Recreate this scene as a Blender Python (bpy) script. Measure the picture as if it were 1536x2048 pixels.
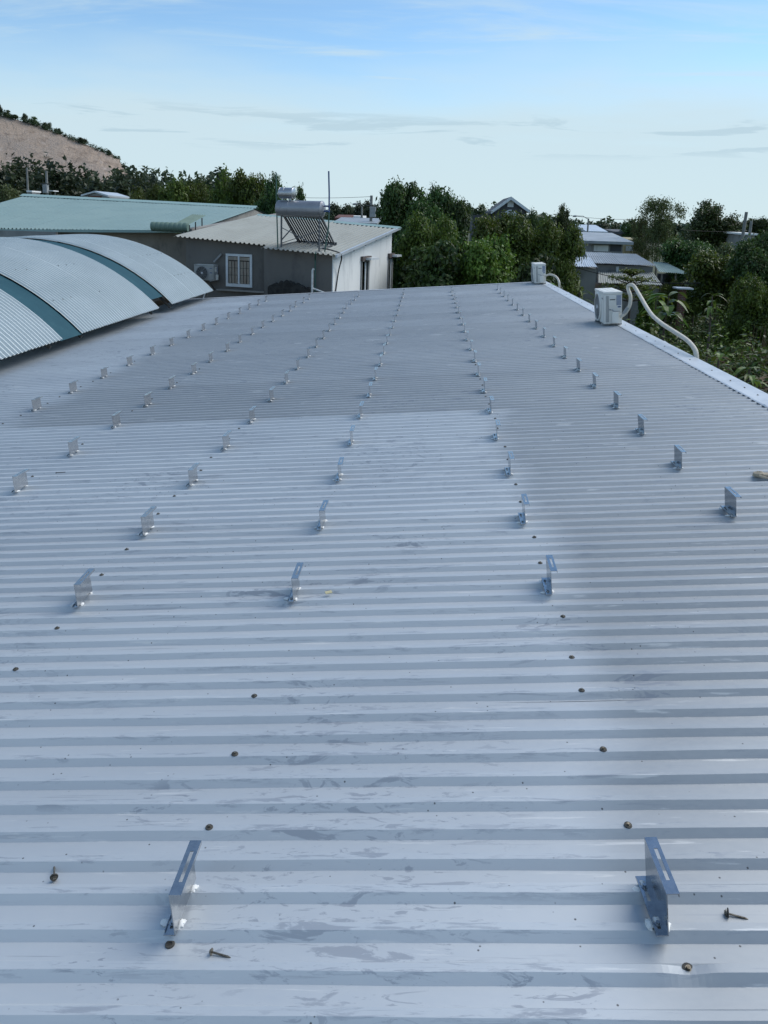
import bpy, bmesh, math, random
import numpy as np
from mathutils import Vector, Matrix

for o in list(bpy.data.objects):
    bpy.data.objects.remove(o)
SC = bpy.context.scene
COL = SC.collection
R = math.radians

# ------------------------------------------------------------------ camera
CZ = 5.8                                   # eye height above the ground
PITCH, YAW, ROLL, FOC, CY = R(10.566), R(2.805), R(1.629), 1613.77, 741.54
FW = Vector((-math.sin(YAW) * math.cos(PITCH), math.cos(YAW) * math.cos(PITCH), -math.sin(PITCH)))
_r = Vector((math.cos(YAW), math.sin(YAW), 0)); _u = _r.cross(FW)
RT = _r * math.cos(ROLL) + _u * math.sin(ROLL)
UP = -_r * math.sin(ROLL) + _u * math.cos(ROLL)
cam_d = bpy.data.cameras.new('camera')
cam = bpy.data.objects.new('camera', cam_d); COL.objects.link(cam)
cam_d.sensor_fit = 'VERTICAL'; cam_d.sensor_height = 36.0; cam_d.sensor_width = 27.0
cam_d.lens = FOC / 2048 * 36.0
cam_d.shift_y = -(1024 - CY) / 2048
cam_d.clip_start = 0.05; cam_d.clip_end = 6000
M = Matrix((RT, UP, -FW)).transposed().to_4x4(); M.translation = (0, 0, CZ)
cam.matrix_world = M
SC.camera = cam

# ------------------------------------------------------------------ sky, sun, exposure
SUN_EL, SUN_AZ = R(47), R(61)              # azimuth measured from +Y towards +X
world = bpy.data.worlds.new('World'); SC.world = world; world.use_nodes = True
nt = world.node_tree; N = nt.nodes; L = nt.links
for n in list(N): N.remove(n)
def wn(t, **k):
    n = N.new(t)
    for a, b in k.items(): setattr(n, a, b)
    return n
def wmath(op, a, b=None, c=None, clamp=False):
    n = wn('ShaderNodeMath', operation=op, use_clamp=clamp)
    for i, s in enumerate((a, b, c)):
        if s is None: continue
        if isinstance(s, (int, float)): n.inputs[i].default_value = s
        else: L.new(s, n.inputs[i])
    return n.outputs[0]
sky = wn('ShaderNodeTexSky', sky_type='NISHITA', sun_disc=False, sun_elevation=SUN_EL, sun_rotation=SUN_AZ,
         altitude=0, air_density=1.0, dust_density=0.0, ozone_density=2.5)
skym = wn('ShaderNodeMix', data_type='RGBA', blend_type='MULTIPLY')
skym.inputs[0].default_value = 1.0
L.new(sky.outputs[0], skym.inputs[6]); skym.inputs[7].default_value = (0.068, 0.0775, 0.0805, 1)
tc = wn('ShaderNodeTexCoord'); sp = wn('ShaderNodeSeparateXYZ'); L.new(tc.outputs['Generated'], sp.inputs[0])
zz = wmath('MAXIMUM', sp.outputs[2], 0.0); zc = wmath('ADD', zz, 0.045)
cx = wmath('DIVIDE', sp.outputs[0], zc); cyy = wmath('DIVIDE', sp.outputs[1], zc)
cmb = wn('ShaderNodeCombineXYZ'); L.new(cx, cmb.inputs[0]); L.new(cyy, cmb.inputs[1])
def wnoise(scale, loc, stretch, detail=5, rough=0.55, rot=0.0, dist=0.0):
    mp = wn('ShaderNodeMapping'); L.new(cmb.outputs[0], mp.inputs[0])
    mp.inputs[1].default_value = loc; mp.inputs[2].default_value = (0, 0, rot); mp.inputs[3].default_value = stretch
    nz = wn('ShaderNodeTexNoise'); nz.inputs['Scale'].default_value = scale
    nz.inputs['Detail'].default_value = detail; nz.inputs['Roughness'].default_value = rough
    nz.inputs['Distortion'].default_value = dist
    L.new(mp.outputs[0], nz.inputs['Vector']); return nz.outputs[0]
def wramp(s, a, b, lo=0.0, hi=1.0):
    m = wn('ShaderNodeMapRange', interpolation_type='SMOOTHSTEP'); L.new(s, m.inputs[0])
    m.inputs[1].default_value = a; m.inputs[2].default_value = b; m.inputs[3].default_value = lo; m.inputs[4].default_value = hi
    return m.outputs[0]
n_bank = wnoise(0.55, (3.1, 1.7, 0), (1, 1, 1), 4, 0.5, 0.3)
n_wisp = wnoise(1.1, (7.3, 2.2, 0), (0.55, 1.5, 1), 6, 0.6, 0.35, 0.8)
n_streak = wnoise(1.25, (2.9, 4.1, 0), (0.62, 0.95, 1), 5, 0.6, 0.0, 0.5)
zw = wmath('ADD', zz, wmath('MULTIPLY', wmath('SUBTRACT', n_bank, 0.5), -0.13))
bank = wmath('MULTIPLY', wramp(zw, 0.095, 0.215, 1.0, 0.0), 0.94)
wisp = wmath('MULTIPLY', wramp(n_wisp, 0.42, 0.78), 0.85)
cl = wmath('MAXIMUM', bank, wisp)
strk = wmath('MULTIPLY', wramp(n_streak, 0.54, 0.62), wramp(zz, 0.072, 0.09))
strk = wmath('MULTIPLY', strk, wramp(zz, 0.112, 0.135, 0.5, 0.0))
mixc = wn('ShaderNodeMix', data_type='RGBA')
L.new(cl, mixc.inputs[0]); L.new(skym.outputs[2], mixc.inputs[6]); mixc.inputs[7].default_value = (0.314, 0.392, 0.430, 1)
mixs = wn('ShaderNodeMix', data_type='RGBA')
L.new(strk, mixs.inputs[0]); L.new(mixc.outputs[2], mixs.inputs[6]); mixs.inputs[7].default_value = (0.215, 0.298, 0.352, 1)
bg = wn('ShaderNodeBackground'); L.new(mixs.outputs[2], bg.inputs[0]); bg.inputs[1].default_value = 1.0
wo = wn('ShaderNodeOutputWorld'); L.new(bg.outputs[0], wo.inputs[0])

sd = bpy.data.lights.new('sun', 'SUN'); sd.energy = 1.5; sd.angle = R(50); sd.color = (1.0, 0.955, 0.88)
sun = bpy.data.objects.new('sun', sd); COL.objects.link(sun)
to_sun = Vector((math.sin(SUN_AZ) * math.cos(SUN_EL), math.cos(SUN_AZ) * math.cos(SUN_EL), math.sin(SUN_EL)))
sun.rotation_euler = to_sun.to_track_quat('Z', 'Y').to_euler(); sun.location = to_sun * 50

vs = SC.view_settings
vs.view_transform = 'Standard'; vs.look = 'None'; vs.exposure = 0.97; vs.gamma = 1.0; vs.use_curve_mapping = False
SC.render.engine = 'CYCLES'
SC.cycles.max_bounces = 6; SC.cycles.diffuse_bounces = 3; SC.cycles.glossy_bounces = 3
SC.cycles.transparent_max_bounces = 8; SC.cycles.transmission_bounces = 4
SC.cycles.use_denoising = True

# ------------------------------------------------------------------ picture-to-place helpers
def ray(px, py): return FW + RT * ((px - 768) / FOC) + UP * ((CY - py) / FOC)
def at(px, py, Y):
    d = ray(px, py); d = d * (Y / d.y); return Vector((d.x, d.y, d.z + CZ))
def at_x(px, py, X):
    d = ray(px, py); d = d * (X / d.x); return Vector((d.x, d.y, d.z + CZ))
PHI = R(4.693); TANP = math.tan(PHI); HR = 1.9428
def roof_z(x): return CZ - HR + x * TANP
def on_roof(px, py, dz=0.0):
    d = ray(px, py); d = d * ((-HR + dz) / (d.z - d.x * TANP)); return Vector((d.x, d.y, d.z + CZ))

# ------------------------------------------------------------------ materials
def new_mat(name):
    m = bpy.data.materials.new(name); m.use_nodes = True
    t = m.node_tree; b = t.nodes['Principled BSDF']; return m, t, b
def tn(t, ty, **k):
    n = t.nodes.new(ty)
    for a, b in k.items(): setattr(n, a, b)
    return n
def tlink(t, s, d):
    if isinstance(s, (int, float)): d.default_value = s
    elif isinstance(s, (tuple, list)): d.default_value = s
    else: t.links.new(s, d)
def tmath(t, op, a, b=None, clamp=False):
    n = tn(t, 'ShaderNodeMath', operation=op, use_clamp=clamp); tlink(t, a, n.inputs[0])
    if b is not None: tlink(t, b, n.inputs[1])
    return n.outputs[0]
def tnoise(t, vec, scale, stretch=(1, 1, 1), loc=(0, 0, 0), detail=4, rough=0.55, dist=0.0):
    mp = tn(t, 'ShaderNodeMapping'); t.links.new(vec, mp.inputs[0]); mp.inputs[1].default_value = loc; mp.inputs[3].default_value = stretch
    n = tn(t, 'ShaderNodeTexNoise'); t.links.new(mp.outputs[0], n.inputs['Vector'])
    n.inputs['Scale'].default_value = scale; n.inputs['Detail'].default_value = detail
    n.inputs['Roughness'].default_value = rough; n.inputs['Distortion'].default_value = dist
    return n.outputs[0]
def tramp(t, s, a, b, lo=0.0, hi=1.0):
    m = tn(t, 'ShaderNodeMapRange', interpolation_type='SMOOTHSTEP'); t.links.new(s, m.inputs[0])
    for i, x in enumerate((a, b, lo, hi)): m.inputs[i + 1].default_value = x
    return m.outputs[0]
def tmix(t, f, a, b):
    n = tn(t, 'ShaderNodeMix', data_type='RGBA'); tlink(t, f, n.inputs[0])
    for s, d in ((a, n.inputs[6]), (b, n.inputs[7])):
        if isinstance(s, (tuple, list)): d.default_value = (*s[:3], 1)
        else: t.links.new(s, d)
    return n.outputs[2]
def c3(*c): return (*c, 1)
def pm(name, c1, c2=None, scale=3.0, rough=0.6, metal=0.0, bump=0.0, bscale=None, stretch=(1, 1, 1), spots=None, spot_scale=6.0, spot_amt=0.5, spec=0.5):
    """plain surface with two mottled tones, optional stain tone and fine relief"""
    m, t, b = new_mat(name)
    pos = tn(t, 'ShaderNodeNewGeometry').outputs['Position']
    c2 = c2 or tuple(x * 0.8 for x in c1)
    col = tmix(t, tramp(t, tnoise(t, pos, scale, stretch), 0.3, 0.7), c1, c2)
    if spots:
        col = tmix(t, tmath(t, 'MULTIPLY', tramp(t, tnoise(t, pos, spot_scale, stretch, (5, 3, 1), 6, 0.65), 0.52, 0.7), spot_amt), col, spots)
    t.links.new(col, b.inputs['Base Color'])
    b.inputs['Roughness'].default_value = rough; b.inputs['Metallic'].default_value = metal
    b.inputs['Specular IOR Level'].default_value = spec
    if bump:
        bp = tn(t, 'ShaderNodeBump'); bp.inputs['Strength'].default_value = bump; bp.inputs['Distance'].default_value = 0.02
        t.links.new(tnoise(t, pos, bscale or scale * 8, (1, 1, 1), (1, 2, 3), 5), bp.inputs['Height']); t.links.new(bp.outputs[0], b.inputs['Normal'])
    return m

# places where feet wore the dust away
FOOT = [(-0.615, 4.017, 0.2), (-0.883, 4.003, 0.12), (-0.192, 4.144, 0.14), (-0.009, 4.693, 0.18), (0.652, 3.604, 0.14), (0.733, 3.394, 0.13), (0.93, 3.079, 0.14), (-0.834, 2.425, 0.12), (0.095, 2.348, 0.11), (0.89, 2.223, 0.08), (-0.627, 1.671, 0.1), (-0.382, 3.077, 0.15), (0.425, 3.451, 0.1), (-0.815, 1.817, 0.1), (0.377, 1.724, 0.12)]
def roof_material():
    m, t, b = new_mat('ribbed grey steel')
    pos = tn(t, 'ShaderNodeNewGeometry').outputs['Position']
    xyz = tn(t, 'ShaderNodeSeparateXYZ'); t.links.new(pos, xyz.inputs[0]); X, Y = xyz.outputs[0], xyz.outputs[1]
    crest = tn(t, 'ShaderNodeAttribute', attribute_name='crest').outputs['Fac']
    rnd = tn(t, 'ShaderNodeObjectInfo').outputs['Random']
    # broad tone areas: darker, slightly smoother past the right edge and back line
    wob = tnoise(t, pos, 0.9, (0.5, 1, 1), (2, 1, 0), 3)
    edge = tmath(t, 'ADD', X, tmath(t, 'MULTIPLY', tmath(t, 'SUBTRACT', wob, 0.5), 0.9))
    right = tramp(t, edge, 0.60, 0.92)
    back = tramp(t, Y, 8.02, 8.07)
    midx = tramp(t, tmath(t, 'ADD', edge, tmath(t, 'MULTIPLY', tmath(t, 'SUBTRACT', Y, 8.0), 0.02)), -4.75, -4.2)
    tone_mask = tmath(t, 'MAXIMUM', tmath(t, 'MULTIPLY', right, 0.72), tmath(t, 'MULTIPLY', tmath(t, 'MULTIPLY', back, midx), 0.72))
    tone_mask = tmath(t, 'MULTIPLY', tone_mask, tramp(t, Y, 9.0, 26.0, 1.0, 0.6))
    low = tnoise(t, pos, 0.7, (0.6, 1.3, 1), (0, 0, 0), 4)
    pale_tone = tmix(t, tramp(t, low, 0.3, 0.7), (0.465, 0.50, 0.53), (0.525, 0.56, 0.585))
    dark_tone = tmix(t, tramp(t, low, 0.3, 0.7), (0.265, 0.287, 0.305), (0.315, 0.335, 0.35))
    col = tmix(t, tone_mask, pale_tone, dark_tone)
    fine = tnoise(t, pos, 60, (0.5, 1, 1), (1, 1, 1), 3)
    col = tmix(t, tmath(t, 'MULTIPLY', fine, 0.18), col, (0.62, 0.63, 0.63))
    # foot scuffs: sheared-off dust showing dark paint, mostly on the crests
    traffic = tramp(t, tnoise(t, pos, 0.85, (1, 0.8, 1), (4.3, 0.6, 0), 3), 0.52, 0.66)
    for fx, fy, fr in FOOT:
        ex = tmath(t, 'DIVIDE', tmath(t, 'SUBTRACT', X, fx), fr * 1.5); ey = tmath(t, 'DIVIDE', tmath(t, 'SUBTRACT', Y, fy), fr * 1.1)
        dd = tmath(t, 'ADD', tmath(t, 'MULTIPLY', ex, ex), tmath(t, 'MULTIPLY', ey, ey))
        traffic = tmath(t, 'MAXIMUM', traffic, tramp(t, dd, 0.25, 1.0, 1.15, 0.0))
    s5 = tnoise(t, pos, 5.5, (1, 4.0, 1), (7.3, 1.1, 0), 6, 0.62, 0.7)
    s1 = tnoise(t, pos, 11, (1, 3.6, 1), (0.3, 0.1, 0), 7, 0.68, 0.9)
    s2 = tnoise(t, pos, 4.2, (1, 9, 1), (8, 2.2, 0), 7, 0.72, 0.5)
    on_crest = tmath(t, 'MULTIPLY', tramp(t, s2, 0.54, 0.64), tmath(t, 'MULTIPLY', crest, 0.8))
    s1 = tmath(t, 'MAXIMUM', s1, tmath(t, 'ADD', s5, 0.015))
    on_pan = tmath(t, 'MULTIPLY', tramp(t, s1, 0.575, 0.635), tmath(t, 'MULTIPLY', traffic, 0.85))
    sc = tmath(t, 'MAXIMUM', on_crest, on_pan)
    col = tmix(t, tmath(t, 'MULTIPLY', sc, 0.66), col, (0.235, 0.262, 0.31))
    # long drag scratches along the ribs
    s3 = tnoise(t, pos, 2.0, (0.7, 26, 1), (2, 7, 0), 6, 0.6)
    col = tmix(t, tmath(t, 'MULTIPLY', tramp(t, s3, 0.63, 0.70), 0.5), col, (0.31, 0.335, 0.37))
    s4 = tnoise(t, pos, 3.0, (0.9, 13, 1), (6, 3, 0), 6, 0.6)
    col = tmix(t, tmath(t, 'MULTIPLY', tramp(t, s4, 0.62, 0.70), 0.55), col, (0.70, 0.71, 0.70))
    # grit specks
    vo = tn(t, 'ShaderNodeTexVoronoi'); vo.inputs['Scale'].default_value = 24; t.links.new(pos, vo.inputs['Vector'])
    keep = tramp(t, tnoise(t, pos, 9, (1, 1, 1), (3, 3, 3), 2), 0.5, 0.56)
    spk = tmath(t, 'MULTIPLY', tramp(t, vo.outputs['Distance'], 0.05, 0.10, 1.0, 0.0), keep)
    col = tmix(t, tmath(t, 'MULTIPLY', spk, 0.85), col, (0.05, 0.05, 0.05))
    hsv = tn(t, 'ShaderNodeHueSaturation'); t.links.new(col, hsv.inputs['Color'])
    t.links.new(tramp(t, rnd, 0, 1, 0.95, 1.05), hsv.inputs['Value'])
    t.links.new(hsv.outputs[0], b.inputs['Base Color'])
    b.inputs['Metallic'].default_value = 0.42
    rg = tmath(t, 'ADD', tmath(t, 'MULTIPLY', tone_mask, -0.05), 0.46)
    t.links.new(tmath(t, 'ADD', rg, tmath(t, 'MULTIPLY', fine, 0.1)), b.inputs['Roughness'])
    bp = tn(t, 'ShaderNodeBump'); bp.inputs['Strength'].default_value = 0.25; bp.inputs['Distance'].default_value = 0.004
    t.links.new(tnoise(t, pos, 7, (0.35, 1, 1), (1, 2, 3), 3), bp.inputs['Height']); t.links.new(bp.outputs[0], b.inputs['Normal'])
    return m

def leaf_material(name, dark, light, gloss=0.45, transl=0.32):
    m, t, b = new_mat(name)
    tint = tn(t, 'ShaderNodeAttribute', attribute_name='tint').outputs['Fac']
    rnd = tn(t, 'ShaderNodeObjectInfo').outputs['Random']
    col = tmix(t, tint, dark, light)
    hsv = tn(t, 'ShaderNodeHueSaturation'); t.links.new(col, hsv.inputs['Color'])
    t.links.new(tramp(t, rnd, 0, 1, 0.65, 1.3), hsv.inputs['Value']); t.links.new(tramp(t, rnd, 0, 1, 0.475, 0.515), hsv.inputs['Hue'])
    t.links.new(hsv.outputs[0], b.inputs['Base Color']); b.inputs['Roughness'].default_value = gloss
    b.inputs['Specular IOR Level'].default_value = 0.35
    tr = tn(t, 'ShaderNodeBsdfTranslucent'); t.links.new(hsv.outputs[0], tr.inputs[0])
    mx = tn(t, 'ShaderNodeMixShader'); mx.inputs[0].default_value = transl
    t.links.new(b.outputs[0], mx.inputs[1]); t.links.new(tr.outputs[0], mx.inputs[2])
    t.links.new(mx.outputs[0], t.nodes['Material Output'].inputs[0])
    return m

MT = {}
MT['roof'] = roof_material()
MT['flash'] = pm('pale grey flashing', (0.60, 0.62, 0.64), (0.50, 0.525, 0.55), 2.2, 0.42, 0.3, 0.15, 14, spots=(0.36, 0.38, 0.41), spot_scale=4, spot_amt=0.5)
MT['galv'] = pm('galvanised zinc', (0.42, 0.44, 0.46), (0.34, 0.36, 0.385), 30, 0.18, 0.95, 0.05, 60, spots=(0.42, 0.45, 0.48), spot_scale=45, spot_amt=0.5)
MT['sealant'] = pm('white sealant', (0.82, 0.82, 0.80), (0.72, 0.72, 0.70), 20, 0.55)
MT['rubber'] = pm('dark rubber washer', (0.04, 0.038, 0.034), (0.075, 0.07, 0.06), 60, 0.8)
MT['rust'] = pm('weathered screw steel', (0.10, 0.085, 0.062), (0.20, 0.185, 0.155), 90, 0.42, 0.7)
MT['wallbody'] = pm('rendered wall', (0.33, 0.32, 0.30), (0.26, 0.25, 0.235), 1.2, 0.9, 0, 0.2, 12)
MT['archwhite'] = pm('pale blue grey arched steel', (0.50, 0.555, 0.565), (0.45, 0.505, 0.515), 1.0, 0.5, 0.08, 0.06, 9, stretch=(1, 0.5, 1), spots=(0.38, 0.44, 0.455), spot_scale=0.8, spot_amt=0.4)
MT['teal'] = pm('teal painted steel', (0.021, 0.072, 0.096), (0.026, 0.085, 0.11), 1.5, 0.7, 0.0, 0.05, 10, spots=(0.05, 0.125, 0.15), spot_scale=2, spot_amt=0.4, spec=0.15)
MT['tealedge'] = pm('teal trim', (0.16, 0.30, 0.32), (0.12, 0.24, 0.26), 3, 0.5)
MT['darksteel'] = pm('dark purlin steel', (0.05, 0.055, 0.055), (0.08, 0.075, 0.065), 6, 0.6, 0.2)
MT['greenroof'] = pm('faded turquoise steel', (0.165, 0.26, 0.265), (0.19, 0.285, 0.285), 0.5, 0.55, 0.05, spots=(0.13, 0.21, 0.215), spot_scale=0.9, spot_amt=0.35)
MT['greentrim'] = pm('turquoise trim', (0.23, 0.35, 0.335), (0.27, 0.39, 0.375), 1, 0.5)
MT['brownwall'] = pm('stained brown render', (0.30, 0.265, 0.225), (0.22, 0.195, 0.165), 0.9, 0.92, 0, 0.25, 10, stretch=(1, 1, 0.35), spots=(0.13, 0.115, 0.10), spot_scale=2.2, spot_amt=0.6)
MT['concrete'] = pm('raw concrete', (0.33, 0.315, 0.29), (0.25, 0.24, 0.22), 1.2, 0.92, 0, 0.25, 10, stretch=(1, 1, 0.4), spots=(0.14, 0.13, 0.12), spot_scale=2.0, spot_amt=0.6)
MT['greyplaster'] = pm('dark grey plaster', (0.18, 0.17, 0.155), (0.15, 0.142, 0.13), 0.8, 0.95, 0, 0.2, 14, stretch=(1, 1, 0.5), spots=(0.06, 0.06, 0.06), spot_scale=1.3, spot_amt=0.4)
MT['whiteplaster'] = pm('white plaster', (0.84, 0.85, 0.83), (0.77, 0.785, 0.77), 0.7, 0.9, 0, 0.1, 16, stretch=(1, 1, 0.25), spots=(0.42, 0.44, 0.44), spot_scale=1.6, spot_amt=0.5)
MT['oldroof'] = pm('old cream fibre roof', (0.335, 0.35, 0.325), (0.30, 0.312, 0.288), 1.2, 0.8, 0, 0.1, 18, stretch=(1, 0.4, 1), spots=(0.22, 0.225, 0.205), spot_scale=2.0, spot_amt=0.35)
MT['alu'] = pm('white aluminium', (0.68, 0.72, 0.74), (0.6, 0.64, 0.66), 4, 0.4)
MT['curtain'] = pm('beige curtain', (0.62, 0.59, 0.52), (0.48, 0.44, 0.37), 9, 0.9, stretch=(1, 1, 0.15), spots=(0.26, 0.13, 0.10), spot_scale=5, spot_amt=0.5)
MT['interior'] = pm('dim interior', (0.03, 0.03, 0.032), None, 2, 0.9)
MT['brownstone'] = pm('brown sill stone', (0.12, 0.095, 0.09), (0.08, 0.065, 0.06), 6, 0.8)
MT['acwhite'] = pm('ivory outdoor unit paint', (0.78, 0.765, 0.71), (0.72, 0.705, 0.655), 2.5, 0.42, 0, 0.02, 30, spots=(0.5, 0.5, 0.46), spot_scale=7, spot_amt=0.3)
MT['acshaded'] = pm('outdoor unit paint toned for shade', (0.40, 0.405, 0.39), (0.34, 0.345, 0.33), 2.5, 0.5, spots=(0.26, 0.26, 0.24), spot_scale=6, spot_amt=0.5)  # unit paint darkened: the arch's shade is put into its colour
MT['acgrey'] = pm('grey grille plastic', (0.33, 0.34, 0.34), (0.27, 0.28, 0.28), 6, 0.5)
MT['acdark'] = pm('dark fan cavity', (0.045, 0.047, 0.05), None, 6, 0.6)
MT['sticker'] = pm('grey blue rating sticker', (0.33, 0.36, 0.44), (0.28, 0.32, 0.40), 40, 0.4)
MT['stickerw'] = pm('white sticker', (0.8, 0.82, 0.84), None, 30, 0.4)
MT['print'] = pm('blue print', (0.12, 0.16, 0.28), None, 30, 0.5)
MT['hose'] = pm('cream pipe wrap', (0.62, 0.585, 0.51), (0.53, 0.495, 0.42), 9, 0.65, 0, 0.3, 40, spots=(0.40, 0.365, 0.30), spot_scale=14, spot_amt=0.4)
MT['steel'] = pm('brushed stainless tank', (0.45, 0.46, 0.48), (0.38, 0.39, 0.41), 5, 0.32, 0.9)
MT['tankgrey'] = pm('grey tank shell', (0.30, 0.31, 0.335), (0.26, 0.27, 0.295), 4, 0.38, 0.5)
MT['frame'] = pm('dull frame steel', (0.10, 0.105, 0.115), (0.14, 0.145, 0.15), 8, 0.5, 0.5)
MT['tube'] = pm('black collector glass', (0.012, 0.013, 0.018), None, 8, 0.12)
MT['bluepipe'] = pm('blue water pipe', (0.03, 0.07, 0.18), (0.04, 0.09, 0.22), 8, 0.4)
MT['greenpipe'] = pm('green water pipe', (0.045, 0.12, 0.095), (0.04, 0.10, 0.08), 8, 0.4)
MT['pvc'] = pm('white pvc pipe', (0.72, 0.73, 0.71), None, 8, 0.4)
MT['blackhose'] = pm('black hose', (0.03, 0.03, 0.032), None, 8, 0.5)
MT['mould'] = pm('black mould', (0.018, 0.018, 0.017), (0.045, 0.045, 0.042), 5, 0.95, 0, 0.4, 20)
MT['greensheet'] = pm('translucent green sheet', (0.115, 0.185, 0.15), (0.15, 0.225, 0.185), 3, 0.55)
MT['tin'] = pm('weathered tin', (0.36, 0.385, 0.40), (0.28, 0.30, 0.315), 0.8, 0.5, 0.25, 0.1, 12, spots=(0.20, 0.20, 0.195), spot_scale=1.5, spot_amt=0.6)
MT['tinlight'] = pm('pale zinc sheet', (0.58, 0.62, 0.66), (0.5, 0.54, 0.58), 1, 0.4, 0.35)
MT['tingreen'] = pm('green grey tin', (0.27, 0.36, 0.335), (0.22, 0.30, 0.28), 0.9, 0.55, 0.1)
MT['greywall'] = pm('grey render', (0.28, 0.285, 0.28), (0.22, 0.225, 0.22), 0.8, 0.92, 0, 0.2, 9, spots=(0.12, 0.12, 0.115), spot_scale=1.4, spot_amt=0.55)
MT['yellowwall'] = pm('faded ochre render', (0.40, 0.345, 0.20), (0.33, 0.29, 0.18), 0.9, 0.9)
MT['brick'] = pm('red brick', (0.20, 0.085, 0.055), (0.15, 0.07, 0.05), 6, 0.9)
MT['redtile'] = pm('red roof tile', (0.15, 0.06, 0.045), (0.11, 0.05, 0.04), 2, 0.85)
MT['slate'] = pm('dark slate render', (0.085, 0.09, 0.10), (0.07, 0.075, 0.085), 1, 0.8)
MT['pole'] = pm('concrete pole', (0.27, 0.27, 0.255), (0.20, 0.20, 0.19), 2, 0.9)
MT['wire'] = pm('black cable', (0.02, 0.02, 0.022), None, 2, 0.6)
MT['bark'] = pm('bark', (0.13, 0.105, 0.08), (0.085, 0.07, 0.055), 5, 0.95, 0, 0.5, 25, stretch=(1, 1, 0.3))
MT['palebark'] = pm('pale bark', (0.26, 0.23, 0.18), (0.17, 0.15, 0.12), 4, 0.9, 0, 0.4, 20, stretch=(1, 1, 0.3))
MT['rag'] = pm('dirty cream glove cloth', (0.46, 0.40, 0.31), (0.34, 0.29, 0.22), 30, 0.95, 0, 0.4, 90)
MT['chip'] = pm('yellow plastic scrap', (0.55, 0.50, 0.30), None, 30, 0.6)
MT['ground'] = pm('weedy earth', (0.040, 0.055, 0.018), (0.075, 0.072, 0.035), 0.35, 0.95, 0, 0.4, 6, spots=(0.035, 0.055, 0.018), spot_scale=1.2, spot_amt=0.8)
MT['leafdark'] = leaf_material('deep green leaves', (0.022, 0.046, 0.012), (0.085, 0.145, 0.034))
MT['leafgreen'] = leaf_material('mid green leaves', (0.042, 0.078, 0.012), (0.160, 0.240, 0.036))
MT['leafolive'] = leaf_material('olive leaves', (0.045, 0.058, 0.019), (0.135, 0.158, 0.055))
MT['leaffar'] = leaf_material('distant leaves', (0.030, 0.050, 0.025), (0.085, 0.120, 0.055))
MT['leafyellow'] = leaf_material('yellow green leaves', (0.05, 0.085, 0.015), (0.15, 0.21, 0.04), 0.4, 0.3)
MT['leafbanana'] = leaf_material('big soft leaves', (0.05, 0.10, 0.02), (0.13, 0.22, 0.045), 0.35, 0.3)
MT['dry'] = leaf_material('dry stalks', (0.11, 0.075, 0.045), (0.21, 0.155, 0.095), 0.8, 0.1)

GLASS = bpy.data.materials.new('window glass'); GLASS.use_nodes = True; _t = GLASS.node_tree
for n_ in list(_t.nodes): _t.nodes.remove(n_)
_g = _t.nodes.new('ShaderNodeBsdfGlossy'); _g.inputs['Roughness'].default_value = 0.03; _tr = _t.nodes.new('ShaderNodeBsdfTransparent')
_fr = _t.nodes.new('ShaderNodeFresnel'); _fr.inputs[0].default_value = 1.5; _mx = _t.nodes.new('ShaderNodeMixShader'); _o = _t.nodes.new('ShaderNodeOutputMaterial')
_t.links.new(_fr.outputs[0], _mx.inputs[0]); _t.links.new(_tr.outputs[0], _mx.inputs[1]); _t.links.new(_g.outputs[0], _mx.inputs[2]); _t.links.new(_mx.outputs[0], _o.inputs[0])

# ------------------------------------------------------------------ mesh helpers
ROOTM = {}
def tag(o, label=None, cat=None, group=None, kind=None):
    if label: o['label'] = label
    if cat: o['category'] = cat
    if group: o['group'] = group
    if kind: o['kind'] = kind
    return o
def thing(name, label, cat, loc=(0, 0, 0), rot=(0, 0, 0), group=None):
    o = bpy.data.objects.new(name, None); COL.objects.link(o)
    o.location = loc; o.rotation_euler = rot; o.empty_display_size = 0.3
    tag(o, label, cat, group)
    from mathutils import Euler
    ROOTM[o.name] = (Matrix.Translation(Vector(loc)) @ Euler(rot).to_matrix().to_4x4()).inverted()
    return o
def part(name, mesh, parent):
    o = bpy.data.objects.new(name, mesh); COL.objects.link(o)
    if parent is not None:
        o.parent = parent
        if parent.name in ROOTM: ROOTM[o.name] = ROOTM[parent.name]
    return o

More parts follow.
